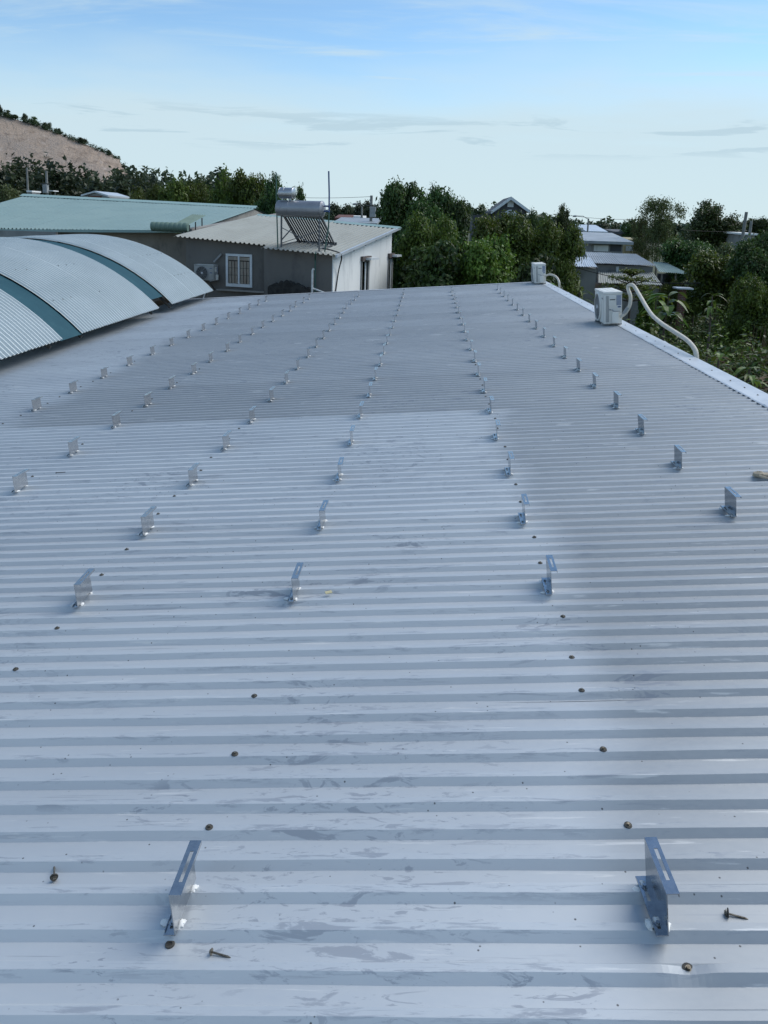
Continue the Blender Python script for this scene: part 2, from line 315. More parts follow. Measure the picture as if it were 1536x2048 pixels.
class MB:
    def __init__(s): s.v = []; s.f = []
    def add(s, vs, fs):
        n = len(s.v); s.v += [tuple(v) for v in vs]; s.f += [tuple(i + n for i in f) for f in fs]; return s
    def hexa(s, p):      # 8 corners: bottom 0-3 ccw, top 4-7 ccw
        return s.add(p, [(3, 2, 1, 0), (4, 5, 6, 7), (0, 1, 5, 4), (1, 2, 6, 5), (2, 3, 7, 6), (3, 0, 4, 7)])
    def box(s, a, b):
        x0, y0, z0 = a; x1, y1, z1 = b
        return s.hexa([(x0, y0, z0), (x1, y0, z0), (x1, y1, z0), (x0, y1, z0), (x0, y0, z1), (x1, y0, z1), (x1, y1, z1), (x0, y1, z1)])
    def bar(s, p, q, w, h=None, upv=(0, 0, 1)):
        p, q = Vector(p), Vector(q); h = h or w; d = (q - p).normalized(); up = Vector(upv)
        if abs(d.dot(up)) > 0.98: up = Vector((1, 0, 0))
        a = d.cross(up).normalized(); b = a.cross(d)
        a *= w / 2; b *= h / 2
        return s.hexa([p - a - b, p + a - b, q + a - b, q - a - b, p - a + b, p + a + b, q + a + b, q - a + b])
    def cyl(s, p, q, r0, r1=None, n=12, cap=True):
        p, q = Vector(p), Vector(q); r1 = r0 if r1 is None else r1; d = (q - p).normalized()
        up = Vector((0, 0, 1)) if abs(d.z) < 0.95 else Vector((1, 0, 0)); a = d.cross(up).normalized(); b = a.cross(d)
        vs = []
        for c, rr in ((p, r0), (q, r1)):
            for i in range(n):
                t = 2 * math.pi * i / n; vs.append(c + a * math.cos(t) * rr + b * math.sin(t) * rr)
        fs = [(i, (i + 1) % n, n + (i + 1) % n, n + i) for i in range(n)]
        if cap: fs += [tuple(range(n - 1, -1, -1)), tuple(range(n, 2 * n))]
        return s.add(vs, fs)
    def lathe(s, c, axis, prof, n=20):   # prof: list of (distance along axis, radius)
        c, ax = Vector(c), Vector(axis).normalized()
        up = Vector((0, 0, 1)) if abs(ax.z) < 0.95 else Vector((1, 0, 0)); a = ax.cross(up).normalized(); b = a.cross(ax)
        vs = []
        for h, rr in prof:
            for i in range(n):
                t = 2 * math.pi * i / n; vs.append(c + ax * h + a * math.cos(t) * rr + b * math.sin(t) * rr)
        k = len(prof); fs = [(j * n + i, j * n + (i + 1) % n, (j + 1) * n + (i + 1) % n, (j + 1) * n + i) for j in range(k - 1) for i in range(n)]
        fs += [tuple(range(n - 1, -1, -1)), tuple(range((k - 1) * n, k * n))]
        return s.add(vs, fs)
    def tube(s, pts, r, n=8):
        pts = [Vector(p) for p in pts]; rs = r if isinstance(r, (list, tuple)) else [r] * len(pts)
        vs = []; prev = None
        for i, p in enumerate(pts):
            d = (pts[min(i + 1, len(pts) - 1)] - pts[max(i - 1, 0)]).normalized()
            if prev is None:
                up = Vector((0, 0, 1)) if abs(d.z) < 0.9 else Vector((1, 0, 0)); a = d.cross(up).normalized()
            else: a = (prev - d * prev.dot(d)).normalized()
            prev = a; b = a.cross(d)
            for k in range(n):
                t = 2 * math.pi * k / n; vs.append(p + a * math.cos(t) * rs[i] + b * math.sin(t) * rs[i])
        m = len(pts); fs = [(j * n + k, (j + 1) * n + k, (j + 1) * n + (k + 1) % n, j * n + (k + 1) % n) for j in range(m - 1) for k in range(n)]
        fs += [tuple(range(n)), tuple(range(m * n - 1, (m - 1) * n - 1, -1))]
        return s.add(vs, fs)
    def prism(s, poly, off):     # planar polygon extruded by a vector
        n = len(poly); off = Vector(off); a = [Vector(p) for p in poly]
        return s.add(a + [p + off for p in a], [tuple(range(n - 1, -1, -1)), tuple(range(n, 2 * n))] + [(i, (i + 1) % n, n + (i + 1) % n, n + i) for i in range(n)])
    def mesh(s, name, mat, smooth=False, bevel=0.0, inv=None):
        me = bpy.data.meshes.new(name)
        vs = [tuple(inv @ Vector(v)) for v in s.v] if inv is not None else s.v
        me.from_pydata(vs, [], s.f); me.update()
        bm = bmesh.new(); bm.from_mesh(me)
        bmesh.ops.recalc_face_normals(bm, faces=bm.faces)
        if bevel: bmesh.ops.bevel(bm, geom=list(bm.edges), offset=bevel, segments=2, affect='EDGES', profile=0.6)
        bm.to_mesh(me); bm.free()
        me.materials.append(mat)
        if smooth:
            me.polygons.foreach_set('use_smooth', [True] * len(me.polygons))
            try: me.set_sharp_from_angle(angle=R(40))
            except Exception: pass
        return me
    def build(s, name, mat, parent=None, smooth=False, bevel=0.0, world=False):
        inv = ROOTM.get(parent.name) if (world and parent is not None) else None
        return part(name, s.mesh(name, mat, smooth, bevel, inv), parent)

def ribs(mb, p00, p10, p11, p01, n, h, nv=1, crest=0.24, web=0.17, arc=None, thick=None):
    """corrugated sheet between four corners; ribs run p00->p01; n ribs across p00->p10"""
    p00, p10, p11, p01 = map(Vector, (p00, p10, p11, p01))
    nrm = (p10 - p00).cross(p01 - p00).normalized()
    if nrm.z < 0: nrm = -nrm
    us = [0.0]; hs = [0.0]
    for i in range(n):
        for q, hh in ((0.5 - crest / 2 - web, 0), (0.5 - crest / 2, h), (0.5 + crest / 2, h), (0.5 + crest / 2 + web, 0)):
            us.append((i + q) / n); hs.append(hh)
    us.append(1.0); hs.append(0.0); m = len(us); vs = []
    for j in range(nv + 1):
        w = j / nv
        for u, hh in zip(us, hs):
            a = p00.lerp(p10, u); b = p01.lerp(p11, u); vs.append(a.lerp(b, w) + nrm * hh)
    fs = [(j * m + i, j * m + i + 1, (j + 1) * m + i + 1, (j + 1) * m + i) for j in range(nv) for i in range(m - 1)]
    return mb.add(vs, fs)

def copy_tree(o, parent=None):
    c = o.copy(); COL.objects.link(c); c.parent = parent
    for ch in list(o.children): copy_tree(ch, c)
    return c
rng = random.Random(7)
ORD = ['zeroth', 'first', 'second', 'third', 'fourth', 'fifth', 'sixth', 'seventh', 'eighth', 'ninth', 'tenth', 'eleventh', 'twelfth', 'thirteenth',
       'fourteenth', 'fifteenth', 'sixteenth', 'seventeenth', 'eighteenth', 'nineteenth', 'twentieth', 'twenty-first']

# ------------------------------------------------------------------ ground
g = MB(); g.add([(-2600, -300, 0), (2600, -300, 0), (2600, 3200, 0), (-2600, 3200, 0)], [(0, 1, 2, 3)])
tag(g.build('ground', MT['ground']), 'weedy brown earth between the buildings', kind='structure')

# ------------------------------------------------------------------ the building whose roof we stand on
XL, XR, YEND = -7.45, 3.40, 23.9
hall = thing('metal_roofed_building', 'long low building with grey ribbed steel roof filling the foreground', 'building', (0, 10, 0))
RIBH = 0.021
def make_sheet(j):
    c0 = 1.044 + j
    prof = [(c0 - 0.044, 0.0, 0.0)]
    for i in range(9):
        c = c0 + 0.125 * i; lift = -0.0012 if i == 0 else (0.0022 if i == 8 else 0.0)
        for dy, hh, cr in ((-0.034, 0, 0), (-0.0125, RIBH, 1), (0.0125, RIBH, 1), (0.034, 0, 0)):
            prof.append((c + dy, hh + lift, cr))
    prof.append((c0 + 1.044, 0.0022, 0.0))
    prof = [p for p in prof if p[0] < YEND] 
    nx = 640 if j == 0 else 220 if 0 <= j <= 2 else (70 if j < 9 else 24)
    r2 = random.Random(100 + j); ph = [r2.uniform(0, 6.28) for _ in range(12)]
    tilt = r2.uniform(-0.0012, 0.0012)
    vs = []; cr = []
    for k in range(nx + 1):
        x = XL + (XR - XL) * k / nx
        w1 = math.sin(x * 1.9 + ph[0]) * 0.5 + math.sin(x * 4.3 + ph[1]) * 0.35 + math.sin(x * 9.1 + ph[2]) * 0.2
        for i, (y, hh, c) in enumerate(prof):
            b = i // 4
            pan = (math.sin(x * 2.7 + ph[b % 12] + b * 1.7) + 0.6 * math.sin(x * 6.1 + ph[(b + 5) % 12])) * (0.0007 if hh < 0.01 else 0.0004)
            yy = y + (math.sin(x * 3.3 + b * 2.1 + ph[3]) * 0.0012 + math.sin(x * 11 + b + ph[4]) * 0.0006 + math.sin(x * 1.1 + b * 0.7 + ph[6]) * 0.0015)
            z = roof_z(x) + hh + w1 * 0.0006 + pan + tilt * (y - c0)
            if j == 0:
                d2 = ((x - 0.735) / 0.045) ** 2 + ((y - 1.795) / 0.017) ** 2
                z -= 0.013 * math.exp(-d2)
            vs.append((x, yy, z)); cr.append(float(c))
    m = len(prof)
    fs = [(k * m + i, (k + 1) * m + i, (k + 1) * m + i + 1, k * m + i + 1) for k in range(nx) for i in range(m - 1)]
    me = bpy.data.meshes.new('roof_sheet'); inv = ROOTM[hall.name]
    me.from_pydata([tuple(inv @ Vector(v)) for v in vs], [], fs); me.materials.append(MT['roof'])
    a = me.attributes.new('crest', 'FLOAT', 'POINT'); a.data.foreach_set('value', cr)
    me.update(); return part('roof_sheet', me, hall)
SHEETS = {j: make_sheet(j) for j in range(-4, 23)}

# walls below the roof
wz = roof_z
wb = MB()
wb.prism([(XL + 0.5, -2.6, 0), (XR - 0.12, -2.6, 0), (XR - 0.12, -2.6, wz(XR - 0.12) - 0.12), (XL + 0.5, -2.6, wz(XL + 0.5) - 0.12)], (0, YEND + 2.4, 0))
wb.build('wall', MT['wallbody'], hall, world=True)
tr = MB()      # trim along the far edge
tr.prism([(XL, YEND - 0.10, wz(XL) + 0.030), (XR - 0.2, YEND - 0.10, wz(XR - 0.2) + 0.030), (XR - 0.2, YEND - 0.10, wz(XR - 0.2) + 0.034), (XL, YEND - 0.10, wz(XL) + 0.034)], (0, 0.16, 0))
tr.prism([(XL, YEND + 0.06, wz(XL) - 0.10), (XR - 0.2, YEND + 0.06, wz(XR - 0.2) - 0.10), (XR - 0.2, YEND + 0.06, wz(XR - 0.2) + 0.036), (XL, YEND + 0.06, wz(XL) + 0.036)], (0, 0.004, 0))
tr.build('end_trim', MT['flash'], hall, world=True)

# right-hand flashing, lapped lengths
FX0, FX1 = 3.285, 3.515
joints = [-2.6, 0.6, 3.9, 7.75, 11.85, 16.0, 20.1, 24.05]
FL = []
for i in range(len(joints) - 1):
    y0, y1 = joints[i] - 0.05, joints[i + 1] + 0.03; r2 = random.Random(40 + i); n = 40; f = MB(); vs = []
    for k in range(n + 1):
        y = y0 + (y1 - y0) * k / n; e = math.sin(y * 9 + i) * 0.003 + math.sin(y * 23 + i) * 0.002
        lift = 0.004 * math.exp(-((y - y1) / 0.12) ** 2) + 0.010 * r2.random() * math.exp(-((y - y1) / 0.06) ** 2)
        b = roof_z(3.4) + RIBH + 0.004
        t = TANP * 0.7
        vs += [(FX0 - 0.004 + e, y, b - 0.115 * t - 0.008 + abs(e)), (FX0 + 0.012 + e, y, b - 0.10 * t + lift * .5), (3.40, y, b + lift + math.sin(y * 3.1 + i) * .0012),
               (FX1, y, b + 0.11 * t + 0.004 + lift), (FX1 + 0.004, y, b - 0.002), (FX1 + 0.006, y, b - 0.16)]
    f.add(vs, [(k * 6 + q, (k + 1) * 6 + q, (k + 1) * 6 + q + 1, k * 6 + q + 1) for k in range(n) for q in range(5)])
    FL.append(f.build('flashing', MT['flash'], hall, world=True))

# roofing screws: washer and hex head
sw = MB(); sw.lathe((0, 0, 0), (0, 0, 1), [(0, 0.016), (0.003, 0.0155), (0.0045, 0.010)], 14)
SW = sw.mesh('screw', MT['rubber'], True)
sh = MB(); sh.lathe((0, 0, 0.0035), (0, 0, 1), [(0, 0.0088), (0.002, 0.008)], 12); sh.lathe((0, 0, 0.0055), (0, 0, 1), [(0, 0.0065), (0.006, 0.006)], 6)
SH = sh.mesh('hex_head', MT['rust'])
def roof_screw(x, y, z, parent, tilt=0.0, sc=1.0):
    o = part('screw', SW, parent); p = ROOTM[hall.name] @ Vector((x, y, z)); o.location = p
    o.rotation_euler = (rng.uniform(-0.1, 0.1) + tilt, -PHI + rng.uniform(-0.1, 0.1), rng.uniform(0, 3)); o.scale = (sc, sc, sc)
    h = part('hex_head', SH, o); return o
for xc, ys in ((0.708, [2.294, 2.669, 3.044, 3.294, 3.669, 4.294, 4.669, 5.294, 5.669, 6.294, 6.669, 7.294, 7.669, 8.294, 8.669, 9.294, 9.669, 10.669]),
               (-0.645, [2.294, 2.669, 3.044]), (-1.805, [3.294, 3.669, 4.294, 4.669, 5.294, 5.669, 6.294, 6.669, 7.294, 7.669, 8.294, 9.294, 10.294]),
               (-3.23, [6.294, 7.294, 8.669, 9.294, 10.294, 11.294]), (-4.53, [8.294, 8.669, 9.294, 9.669, 10.294, 10.669, 11.294, 12.294])):
    for y in ys:
        j = int(math.floor(y - 1.044 + 0.02)); j = j if (y - 1.044 - j) > 0.05 else j - 1
        x = xc + rng.uniform(-0.014, 0.014)
        roof_screw(x, y + rng.uniform(-0.003, 0.003), roof_z(x) + RIBH + 0.0005, SHEETS[j], sc=0.8)
roof_screw(0.738, 1.800, roof_z(0.738) + RIBH - 0.0105, SHEETS[0], 0.25)
y = 5.2
while y < 23.5:
    i = max(k for k in range(len(joints) - 1) if joints[k] <= y)
    roof_screw(3.40 + rng.uniform(-0.015, 0.012), y, roof_z(3.40) + RIBH + 0.006, FL[i], sc=0.62); y += rng.choice((0.5, 0.5, 0.625, 0.75, 0.375))

# ------------------------------------------------------------------ mounting brackets
BL, BH, BW, BT = 0.20, 0.128, 0.031, 0.0028
def slotted(mb, x0, x1, y0, y1, z, slots, sx0, sx1):
    zz0, zz1 = z, z + BT
    mb.box((x0, y0, zz0), (sx0, y1, zz1)); mb.box((sx1, y0, zz0), (x1, y1, zz1))
    yy = y0
    for a, b_ in slots:
        mb.box((sx0, yy, zz0), (sx1, a, zz1)); yy = b_
    mb.box((sx0, yy, zz0), (sx1, y1, zz1))
upm = MB()
upm.hexa([(0, 0, BT), (BT, 0, BT), (BT, BL, BT), (0, BL, BT), (-.004, 0.0, BH), (-.004 + BT, 0.0, BH), (-.004 + BT, BL, BH), (-.004, BL, BH)])
slotted(upm, -.004, BW, 0, BL, BH, [(0.045, 0.158)], 0.010, 0.020)
upm.box((BW - BT * .8, 0, BH - 0.009), (BW, BL, BH))
UPM = upm.mesh('upright', MT['galv'])
bfm = MB(); slotted(bfm, -BW, BT, 0, BL, 0, [(0.020, 0.062), (0.112, 0.150)], -0.020, -0.011)
bfm.box((-BW, 0.01, BT), (-BW + BT * .7, BL - 0.01, BT + 0.006))
BFM = bfm.mesh('base_flange', MT['galv'])
bo = MB(); bo.lathe((0, 0, BT), (0, 0, 1), [(0, 0.0095), (0.002, 0.009)], 14); bo.lathe((0, 0, BT + .002), (0, 0, 1), [(0, 0.006), (0.006, 0.0055)], 6)
BOM = bo.mesh('bolt', MT['galv'])
def blob(seed, sx, sy, sz):
    r2 = random.Random(seed); m = MB(); n = 9; k = 5; vs = []
    for j in range(k):
        t = j / (k - 1) * math.pi / 2
        for i in range(n):
            a = 2 * math.pi * i / n; w = 1 + r2.uniform(-0.35, 0.45)
            vs.append((math.cos(a) * sx * math.cos(t) * w, math.sin(a) * sy * math.cos(t) * w, math.sin(t) * sz))
    m.add(vs, [(j * n + i, j * n + (i + 1) % n, (j + 1) * n + (i + 1) % n, (j + 1) * n + i) for j in range(k - 1) for i in range(n)])
    return m
SEA = blob(1, 0.010, 0.014, 0.008).mesh('sealant', MT['sealant'], True)
SEB = blob(2, 0.016, 0.011, 0.007).mesh('sealant', MT['sealant'], True)
SEC = blob(3, 0.008, 0.018, 0.007).mesh('sealant', MT['sealant'], True)
COLX = {'Z': -4.52, 'A': -3.226, 'B': -1.798, 'C': -.6425, 'D': .6975, 'E': 1.964}
DX = {'Z': {6: .023, 7: .021, 12: .053, 13: .064, 14: .066, 15: .081, 16: .112, 17: .12, 18: .143, 19: .141},
      'A': {3: .069, 4: .063, 5: .07, 6: .059, 7: .019, 8: .02, 9: -.003, 10: .005, 11: -.02, 12: -.014, 13: -.021, 14: -.006, 15: .022, 16: .023, 17: -.009, 18: .04, 19: .042},
      'B': {1: .017, 2: .018, 3: .033, 4: .046, 5: .066, 6: .077, 7: .078, 8: .06, 9: .06, 10: .051, 11: .039, 12: .017, 13: .005, 14: -.005, 15: -.03, 16: -.058, 17: -.045, 18: -.039, 19: -.03},
      'C': {-1: .012, 1: .013, 2: .025, 3: .034, 4: .031, 5: .029, 6: .051}, 'D': {-1: .013, 1: .004, 2: -.013, 3: -.009, 4: -.022, 5: .001, 6: .004},
      'E': {2: .018, 3: -.013, 4: -.029, 5: -.023, 6: -.037}}
WHERE = {'Z': 'leftmost row', 'A': 'second row from the left', 'B': 'third row from the left', 'C': 'fourth row from the left', 'D': 'second row from the right', 'E': 'rightmost row'}
KS = {'Z': range(6, 20), 'A': range(3, 20), 'B': range(1, 20), 'C': [-1] + list(range(1, 20)), 'D': [-1] + list(range(1, 20)), 'E': range(2, 20)}
for c in 'ZABCDE':
    for idx, k in enumerate(KS[c]):
        last = max(DX[c]); dx = DX[c].get(k)
        if dx is None:
            lo = [q for q in DX[c] if q < k]; hi = [q for q in DX[c] if q > k]
            dx = DX[c][max(lo)] if not hi else (DX[c][max(lo)] * (min(hi) - k) + DX[c][min(hi)] * (k - max(lo))) / (min(hi) - max(lo))
            dx += rng.uniform(-.008, .008)
        x = COLX[c] + dx; yb = 1.885 + (k + 1) + (rng.uniform(-.012, .012) if k > 0 else 0)
        lab = 'galvanised bracket, %s from the camera in the %s' % (ORD[idx + 1], WHERE[c])
        t = thing('mounting_bracket', lab, 'bracket', (x, yb, roof_z(x) + RIBH + 0.003), (0, -PHI + rng.uniform(-.025, .025), rng.uniform(-.03, .03)), 'galvanised brackets standing in rows on the roof')
        part('upright', UPM, t); part('base_flange', BFM, t)
        for by in (0.036, 0.161):
            o = part('bolt', BOM, t); o.location = (-0.0155, by, 0)
        for by in (0.036, 0.161):
            for mm, px_ in ((rng.choice((SEA, SEC)), 0.008), (rng.choice((SEA, SEB)), -BW - 0.006)):
                o = part('sealant', mm, t); o.location = (px_, by + rng.uniform(-.008, .008), -0.002)
                o.rotation_euler = (0, 0, rng.uniform(-.5, .5)); s = rng.uniform(.8, 1.25); o.scale = (s, s, s)
        if k == -1:
            o = part('sealant', SEB, t); o.location = (-0.016, 0.05, BT - .001); o.scale = (.55, 1.1, .8)
            o = part('sealant', SEA, t); o.location = (-0.018, 0.172, BT - .001); o.scale = (.8, .8, .8)

# ------------------------------------------------------------------ small loose things on the roof
def loose_screw(p, ang, label, up=False, washer=False):
    t = thing('loose_screw', label, 'screw', (p.x, p.y, roof_z(p.x) + p.z), (0, -PHI, ang), 'loose screws lying on the roof')
    m = MB(); m.lathe((0, 0, 0.009), (1, 0, 0), [(-0.004, 0.0055), (0.0, 0.006)], 6); m.lathe((0, 0, 0.009), (1, 0, 0), [(0.0, 0.0092), (0.002, 0.0088)], 14)
    m.build('head', MT['rust'], t)
    s = MB(); pr = []
    for i in range(22):
        pr.append((0.002 + i * 0.0021, 0.0030 if i % 2 else 0.0023))
    pr += [(0.052, 0.0022), (0.058, 0.0004)]
    s.lathe((0, 0, 0.008), (1, 0, -0.10), pr, 8); s.build('shank', MT['rust'], t, True)
    if washer:
        w = MB(); w.lathe((0, 0, 0.0098), (1, 0, 0), [(0.004, 0.012), (0.007, 0.0125), (0.008, 0.008)], 14); w.build('washer', MT['rubber'], t)
    return t
loose_screw(Vector((0.895, 1.975, 0.0)), -0.25, 'brassy loose screw lying right of the nearest right bracket', washer=True)
loose_screw(Vector((-0.517, 1.85, 0.0)), -0.2, 'loose rusty screw lying in front of the nearest left bracket')
loose_screw(Vector((-1.075, 2.10, 0.002)), 2.0, 'loose screw with dark washer at the left edge of the near roof', washer=True)
t = MB(); t.lathe((0, 0, 0), (0, 0, 1), [(0, 0.0135), (0.004, 0.013), (0.0045, 0.007), (0.0015, 0.006)], 16)
o = t.build('rubber_washer', MT['rubber']); p = on_roof(340, 1888, 0.004); o.location = (p.x, p.y, roof_z(p.x) + 0.001); o.rotation_euler = (0, -PHI, 0)
tag(o, 'small dark washer lying at the foot of the nearest left bracket', 'washer')
o = MB().box((-0.018, -0.012, 0), (0.018, 0.012, 0.003)).build('plastic_scrap', MT['chip']); p = on_roof(657, 1193); o.location = (p.x, p.y, roof_z(p.x) + RIBH + 0.002); o.rotation_euler = (0.1, -PHI, 0.4)
tag(o, 'small pale yellow plastic scrap beside a bracket in the fourth row', 'scrap')
nl = MB(); nl.cyl((0, 0, 0.004), (0.075, 0.006, 0.004), 0.0035, 0.0028, 8); nl.cyl((-0.003, 0, 0.004), (0, 0, 0.004), 0.007, 0.007, 8)
o = nl.build('nail', MT['blackhose']); p = on_roof(113, 952); o.location = (p.x, p.y, roof_z(p.x) + RIBH + 0.003); o.rotation_euler = (0, -PHI, 0.05)
tag(o, 'thin dark nail lying on the roof near the left edge', 'nail')
# crumpled glove at the right edge
GS = .72
gl = thing('work_glove', 'dirty cream work glove lying on the roof at the right edge', 'glove', (2.42, 5.66, roof_z(2.42) + RIBH), (0, -PHI, -0.05))
m = MB(); r2 = random.Random(5); vs = []; n = 12; k = 7
for j in range(k):
    tt = -math.pi / 2 + math.pi * j / (k - 1)
    for i in range(n):
        a = 2 * math.pi * i / n; w = 1 + r2.uniform(-.16, .16)
        vs.append((math.cos(a) * .062 * math.cos(tt) * w, math.sin(a) * .05 * math.cos(tt) * w, 0.026 + 0.028 * math.sin(tt) * w))
m.add(vs, [(j * n + i, j * n + (i + 1) % n, (j + 1) * n + (i + 1) % n, (j + 1) * n + i) for j in range(k - 1) for i in range(n)])
m.build('palm', MT['rag'], gl, True)
for i, (dy, ln, an) in enumerate(((-.022, .10, -.16), (-.006, .13, -.05), (.010, .12, .06), (.024, .09, .22))):
    f = MB(); f.tube([(.035, dy, .02), (.05 + ln * .5, dy + an * ln * .5, .018), (.05 + ln, dy + an * ln, .010), (.055 + ln, dy + an * ln, .009)], [.014, .013, .011, .003], 8)
    f.build('finger', MT['rag'], gl, True)
f = MB(); f.tube([(-.01, -.04, .02), (.02, -.075, .018), (.05, -.085, .012), (.056, -.086, .011)], [.015, .013, .011, .003], 8); f.build('thumb', MT['rag'], gl, True)

gl.scale = (GS, GS, GS)

# ------------------------------------------------------------------ outdoor units and their pipes
def outdoor_unit(label, loc, rot, near_detail=True, dark=False):  # dark: casing and grille colours carry the shade the unit hangs in
    """fan faces local -X, service side faces local -Y; 0.78 long, 0.30 deep, 0.58 high"""
    t = thing('outdoor_unit', label, 'air conditioner', loc, rot, 'air conditioner outdoor units')
    Lh, D, H = 0.78, 0.30, 0.575
    m = MB(); m.box((-D / 2, 0, 0.03), (D / 2, Lh, H - 0.045)); m.build('casing', MT['acshaded' if dark else 'acwhite'], t, bevel=0.012, smooth=True)
    m = MB(); m.box((-D / 2 - .006, -.006, H - .046), (D / 2 + .006, Lh + .006, H)); lid = m.build('top_panel', MT['acshaded' if dark else 'acwhite'], t, bevel=0.012, smooth=True)
    for i in range(3):
        m = MB(); m.box((-D / 2 + .03 + i * .085, .04, H - .002), (-D / 2 + .085 + i * .085, Lh - .04, H + .004)); m.build('rib', MT['acwhite'], lid, bevel=0.002)
    cx, cy_, cz_ = -D / 2, 0.455, 0.285
    m = MB(); m.lathe((cx - 0.001, cy_, cz_), (-1, 0, 0), [(0.0, 0.255), (0.022, 0.25), (0.028, 0.238), (0.028, 0.225), (0.004, 0.222)], 40)
    gr = m.build('fan_grille', MT['acwhite'] if not dark else MT['acgrey'], t, True)
    m = MB(); m.lathe((cx - 0.005, cy_, cz_), (-1, 0, 0), [(0.0, 0.222), (0.002, 0.222)], 32); m.build('fan_opening', MT['acdark'], gr)
    m = MB()
    for rr in [0.05 + 0.022 * i for i in range(8)]:
        pts = [(cx - .026, cy_ + rr * math.cos(a), cz_ + rr * math.sin(a)) for a in [2 * math.pi * i / 28 for i in range(29)]]
        m.tube(pts, 0.003, 4)
    for a in [math.pi * i / 6 for i in range(12)]:
        m.bar((cx - .026, cy_ + .03 * math.cos(a), cz_ + .03 * math.sin(a)), (cx - .026, cy_ + .228 * math.cos(a), cz_ + .228 * math.sin(a)), .006)
    m.build('grille_wires', MT['acgrey'], gr)
    m = MB(); m.lathe((cx - .022, cy_, cz_), (-1, 0, 0), [(0, .036), (.008, .034), (.010, .02)], 20); m.build('hub_badge', MT['stickerw'], gr, True)
    m = MB(); m.box((cx - .008, .03, .06), (cx - .0005, .17, H - .07)); m.build('front_panel', MT['acshaded' if dark else 'acwhite'], t, bevel=.003)
    m = MB(); m.box((cx - .0105, .045, H - .13), (cx - .0085, .155, H - .105)); m.build('badge', MT['print'] if dark else MT['acgrey'], t)
    if dark:
        m = MB(); m.box((cx - .0105, .06, H - .29), (cx - .0085, .145, H - .255)); m.build('badge', MT['print'], t)
    # service side
    m = MB(); m.box((-.105 + .03, -.016, .335), (.045, -.0005, .50)); sp_ = m.build('handle_panel', MT['acwhite'], t, bevel=.006, smooth=True)
    m = MB(); m.box((-.06, -.026, .452), (.032, -.0165, .492)); m.build('handle', MT['acwhite'], sp_, bevel=.006, smooth=True)
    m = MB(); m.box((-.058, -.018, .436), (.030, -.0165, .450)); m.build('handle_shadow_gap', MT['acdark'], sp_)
    m = MB(); m.box((.055, -.004, .345), (.135, -.0005, .515)); m.build('rating_sticker', MT['sticker'], t)
    m = MB(); m.box((.066, -.006, .300), (.137, -.0045, .341)); st = m.build('notice_sticker', MT['stickerw'], t)
    m = MB(); m.box((.074, -.0075, .308), (.128, -.0062, .331)); m.build('print', MT['print'], st)
    m = MB(); m.box((-.03, -.065, .045), (.085, -.0005, .235)); m.build('valve_cover', MT['acwhite'], t, bevel=.018, smooth=True)
    for i in range(4):
        m = MB(); m.box((-D / 2 + .03 + i * .014, -.005, .06), (-D / 2 + .037 + i * .014, -.0005, H - .07)); m.build('louvre', MT['acgrey'], t)
    m = MB(); m.lathe((-.05, -.0005, .275), (0, -1, 0), [(0, .014), (.02, .013), (.025, .008)], 12); m.lathe((-.015, -.0005, .27), (0, -1, 0), [(0, .012), (.022, .011), (.025, .006)], 12)
    m.tube([(-.015, -.02, .27), (.01, -.035, .25), (.06, -.03, .245), (.11, -.025, .245)], .006, 6); m.build('service_valve', MT['steel'], t, True)
    for y in (.12, Lh - .12):
        m = MB(); m.box((-D / 2 - .02, y - .03, 0), (D / 2 + .02, y + .03, .0295)); m.build('foot', MT['acgrey'], t, bevel=.003)
    return t
base1 = Vector((3.205, 13.85, 0)); base1.z = roof_z(base1.x) + RIBH + 0.004
U1 = outdoor_unit('ivory outdoor unit with long looping pipe, nearer one at the right roof edge', base1, (0, -PHI * .9, 0.0))
base2 = Vector((3.225, 23.05, 0)); base2.z = roof_z(base2.x) + RIBH + 0.004
U2 = outdoor_unit('smaller looking outdoor unit at the far right corner of the roof', base2, (0, -PHI * .9, 0.0))
def smooth_path(pts, n=6):
    pts = [Vector(p) for p in pts]; out = []
    for i in range(len(pts) - 1):
        p0 = pts[max(i - 1, 0)]; p1 = pts[i]; p2 = pts[i + 1]; p3 = pts[min(i + 2, len(pts) - 1)]
        for k in range(n):
            t = k / n
            out.append(0.5 * ((2 * p1) + (-p0 + p2) * t + (2 * p0 - 5 * p1 + 4 * p2 - p3) * t * t + (-p0 + 3 * p1 - 3 * p2 + p3) * t ** 3))
    out.append(pts[-1]); return out
W = lambda x, y, z: Vector((x, y, CZ + z))
pp = thing('insulated_pipe', 'cream wrapped pipe looping from the nearer outdoor unit over the flashing', 'pipe', (3.45, 12.5, CZ - 1.6))
path = [W(3.30, 13.80, -1.50), W(3.37, 13.77, -1.43), W(3.43, 13.76, -1.30), W(3.445, 13.80, -1.15), W(3.41, 13.86, -1.03), W(3.42, 13.86, -.965), W(3.46, 13.72, -.96),
        W(3.49, 13.40, -1.09), W(3.50, 12.74, -1.298), W(3.505, 12.16, -1.383), W(3.51, 11.52, -1.425), W(3.52, 10.95, -1.465), W(3.53, 10.64, -1.53), W(3.54, 10.55, -1.62), W(3.545, 10.52, -1.80), W(3.545, 10.5, -2.3)]
MB().tube(smooth_path(path), .031, 10).build('pipe_run', MT['hose'], pp, True, world=True)
MB().tube(smooth_path([W(3.345, 13.79, -1.465), W(3.375, 13.765, -1.40), W(3.41, 13.76, -1.335)]), [.034] * 12 + [.036], 10).build('tape_wrap', MT['acgrey'], pp, True, world=True)
p2 = thing('insulated_pipe', 'short cream pipe bending down behind the far corner outdoor unit', 'pipe', (3.5, 22.9, CZ - 1.6))
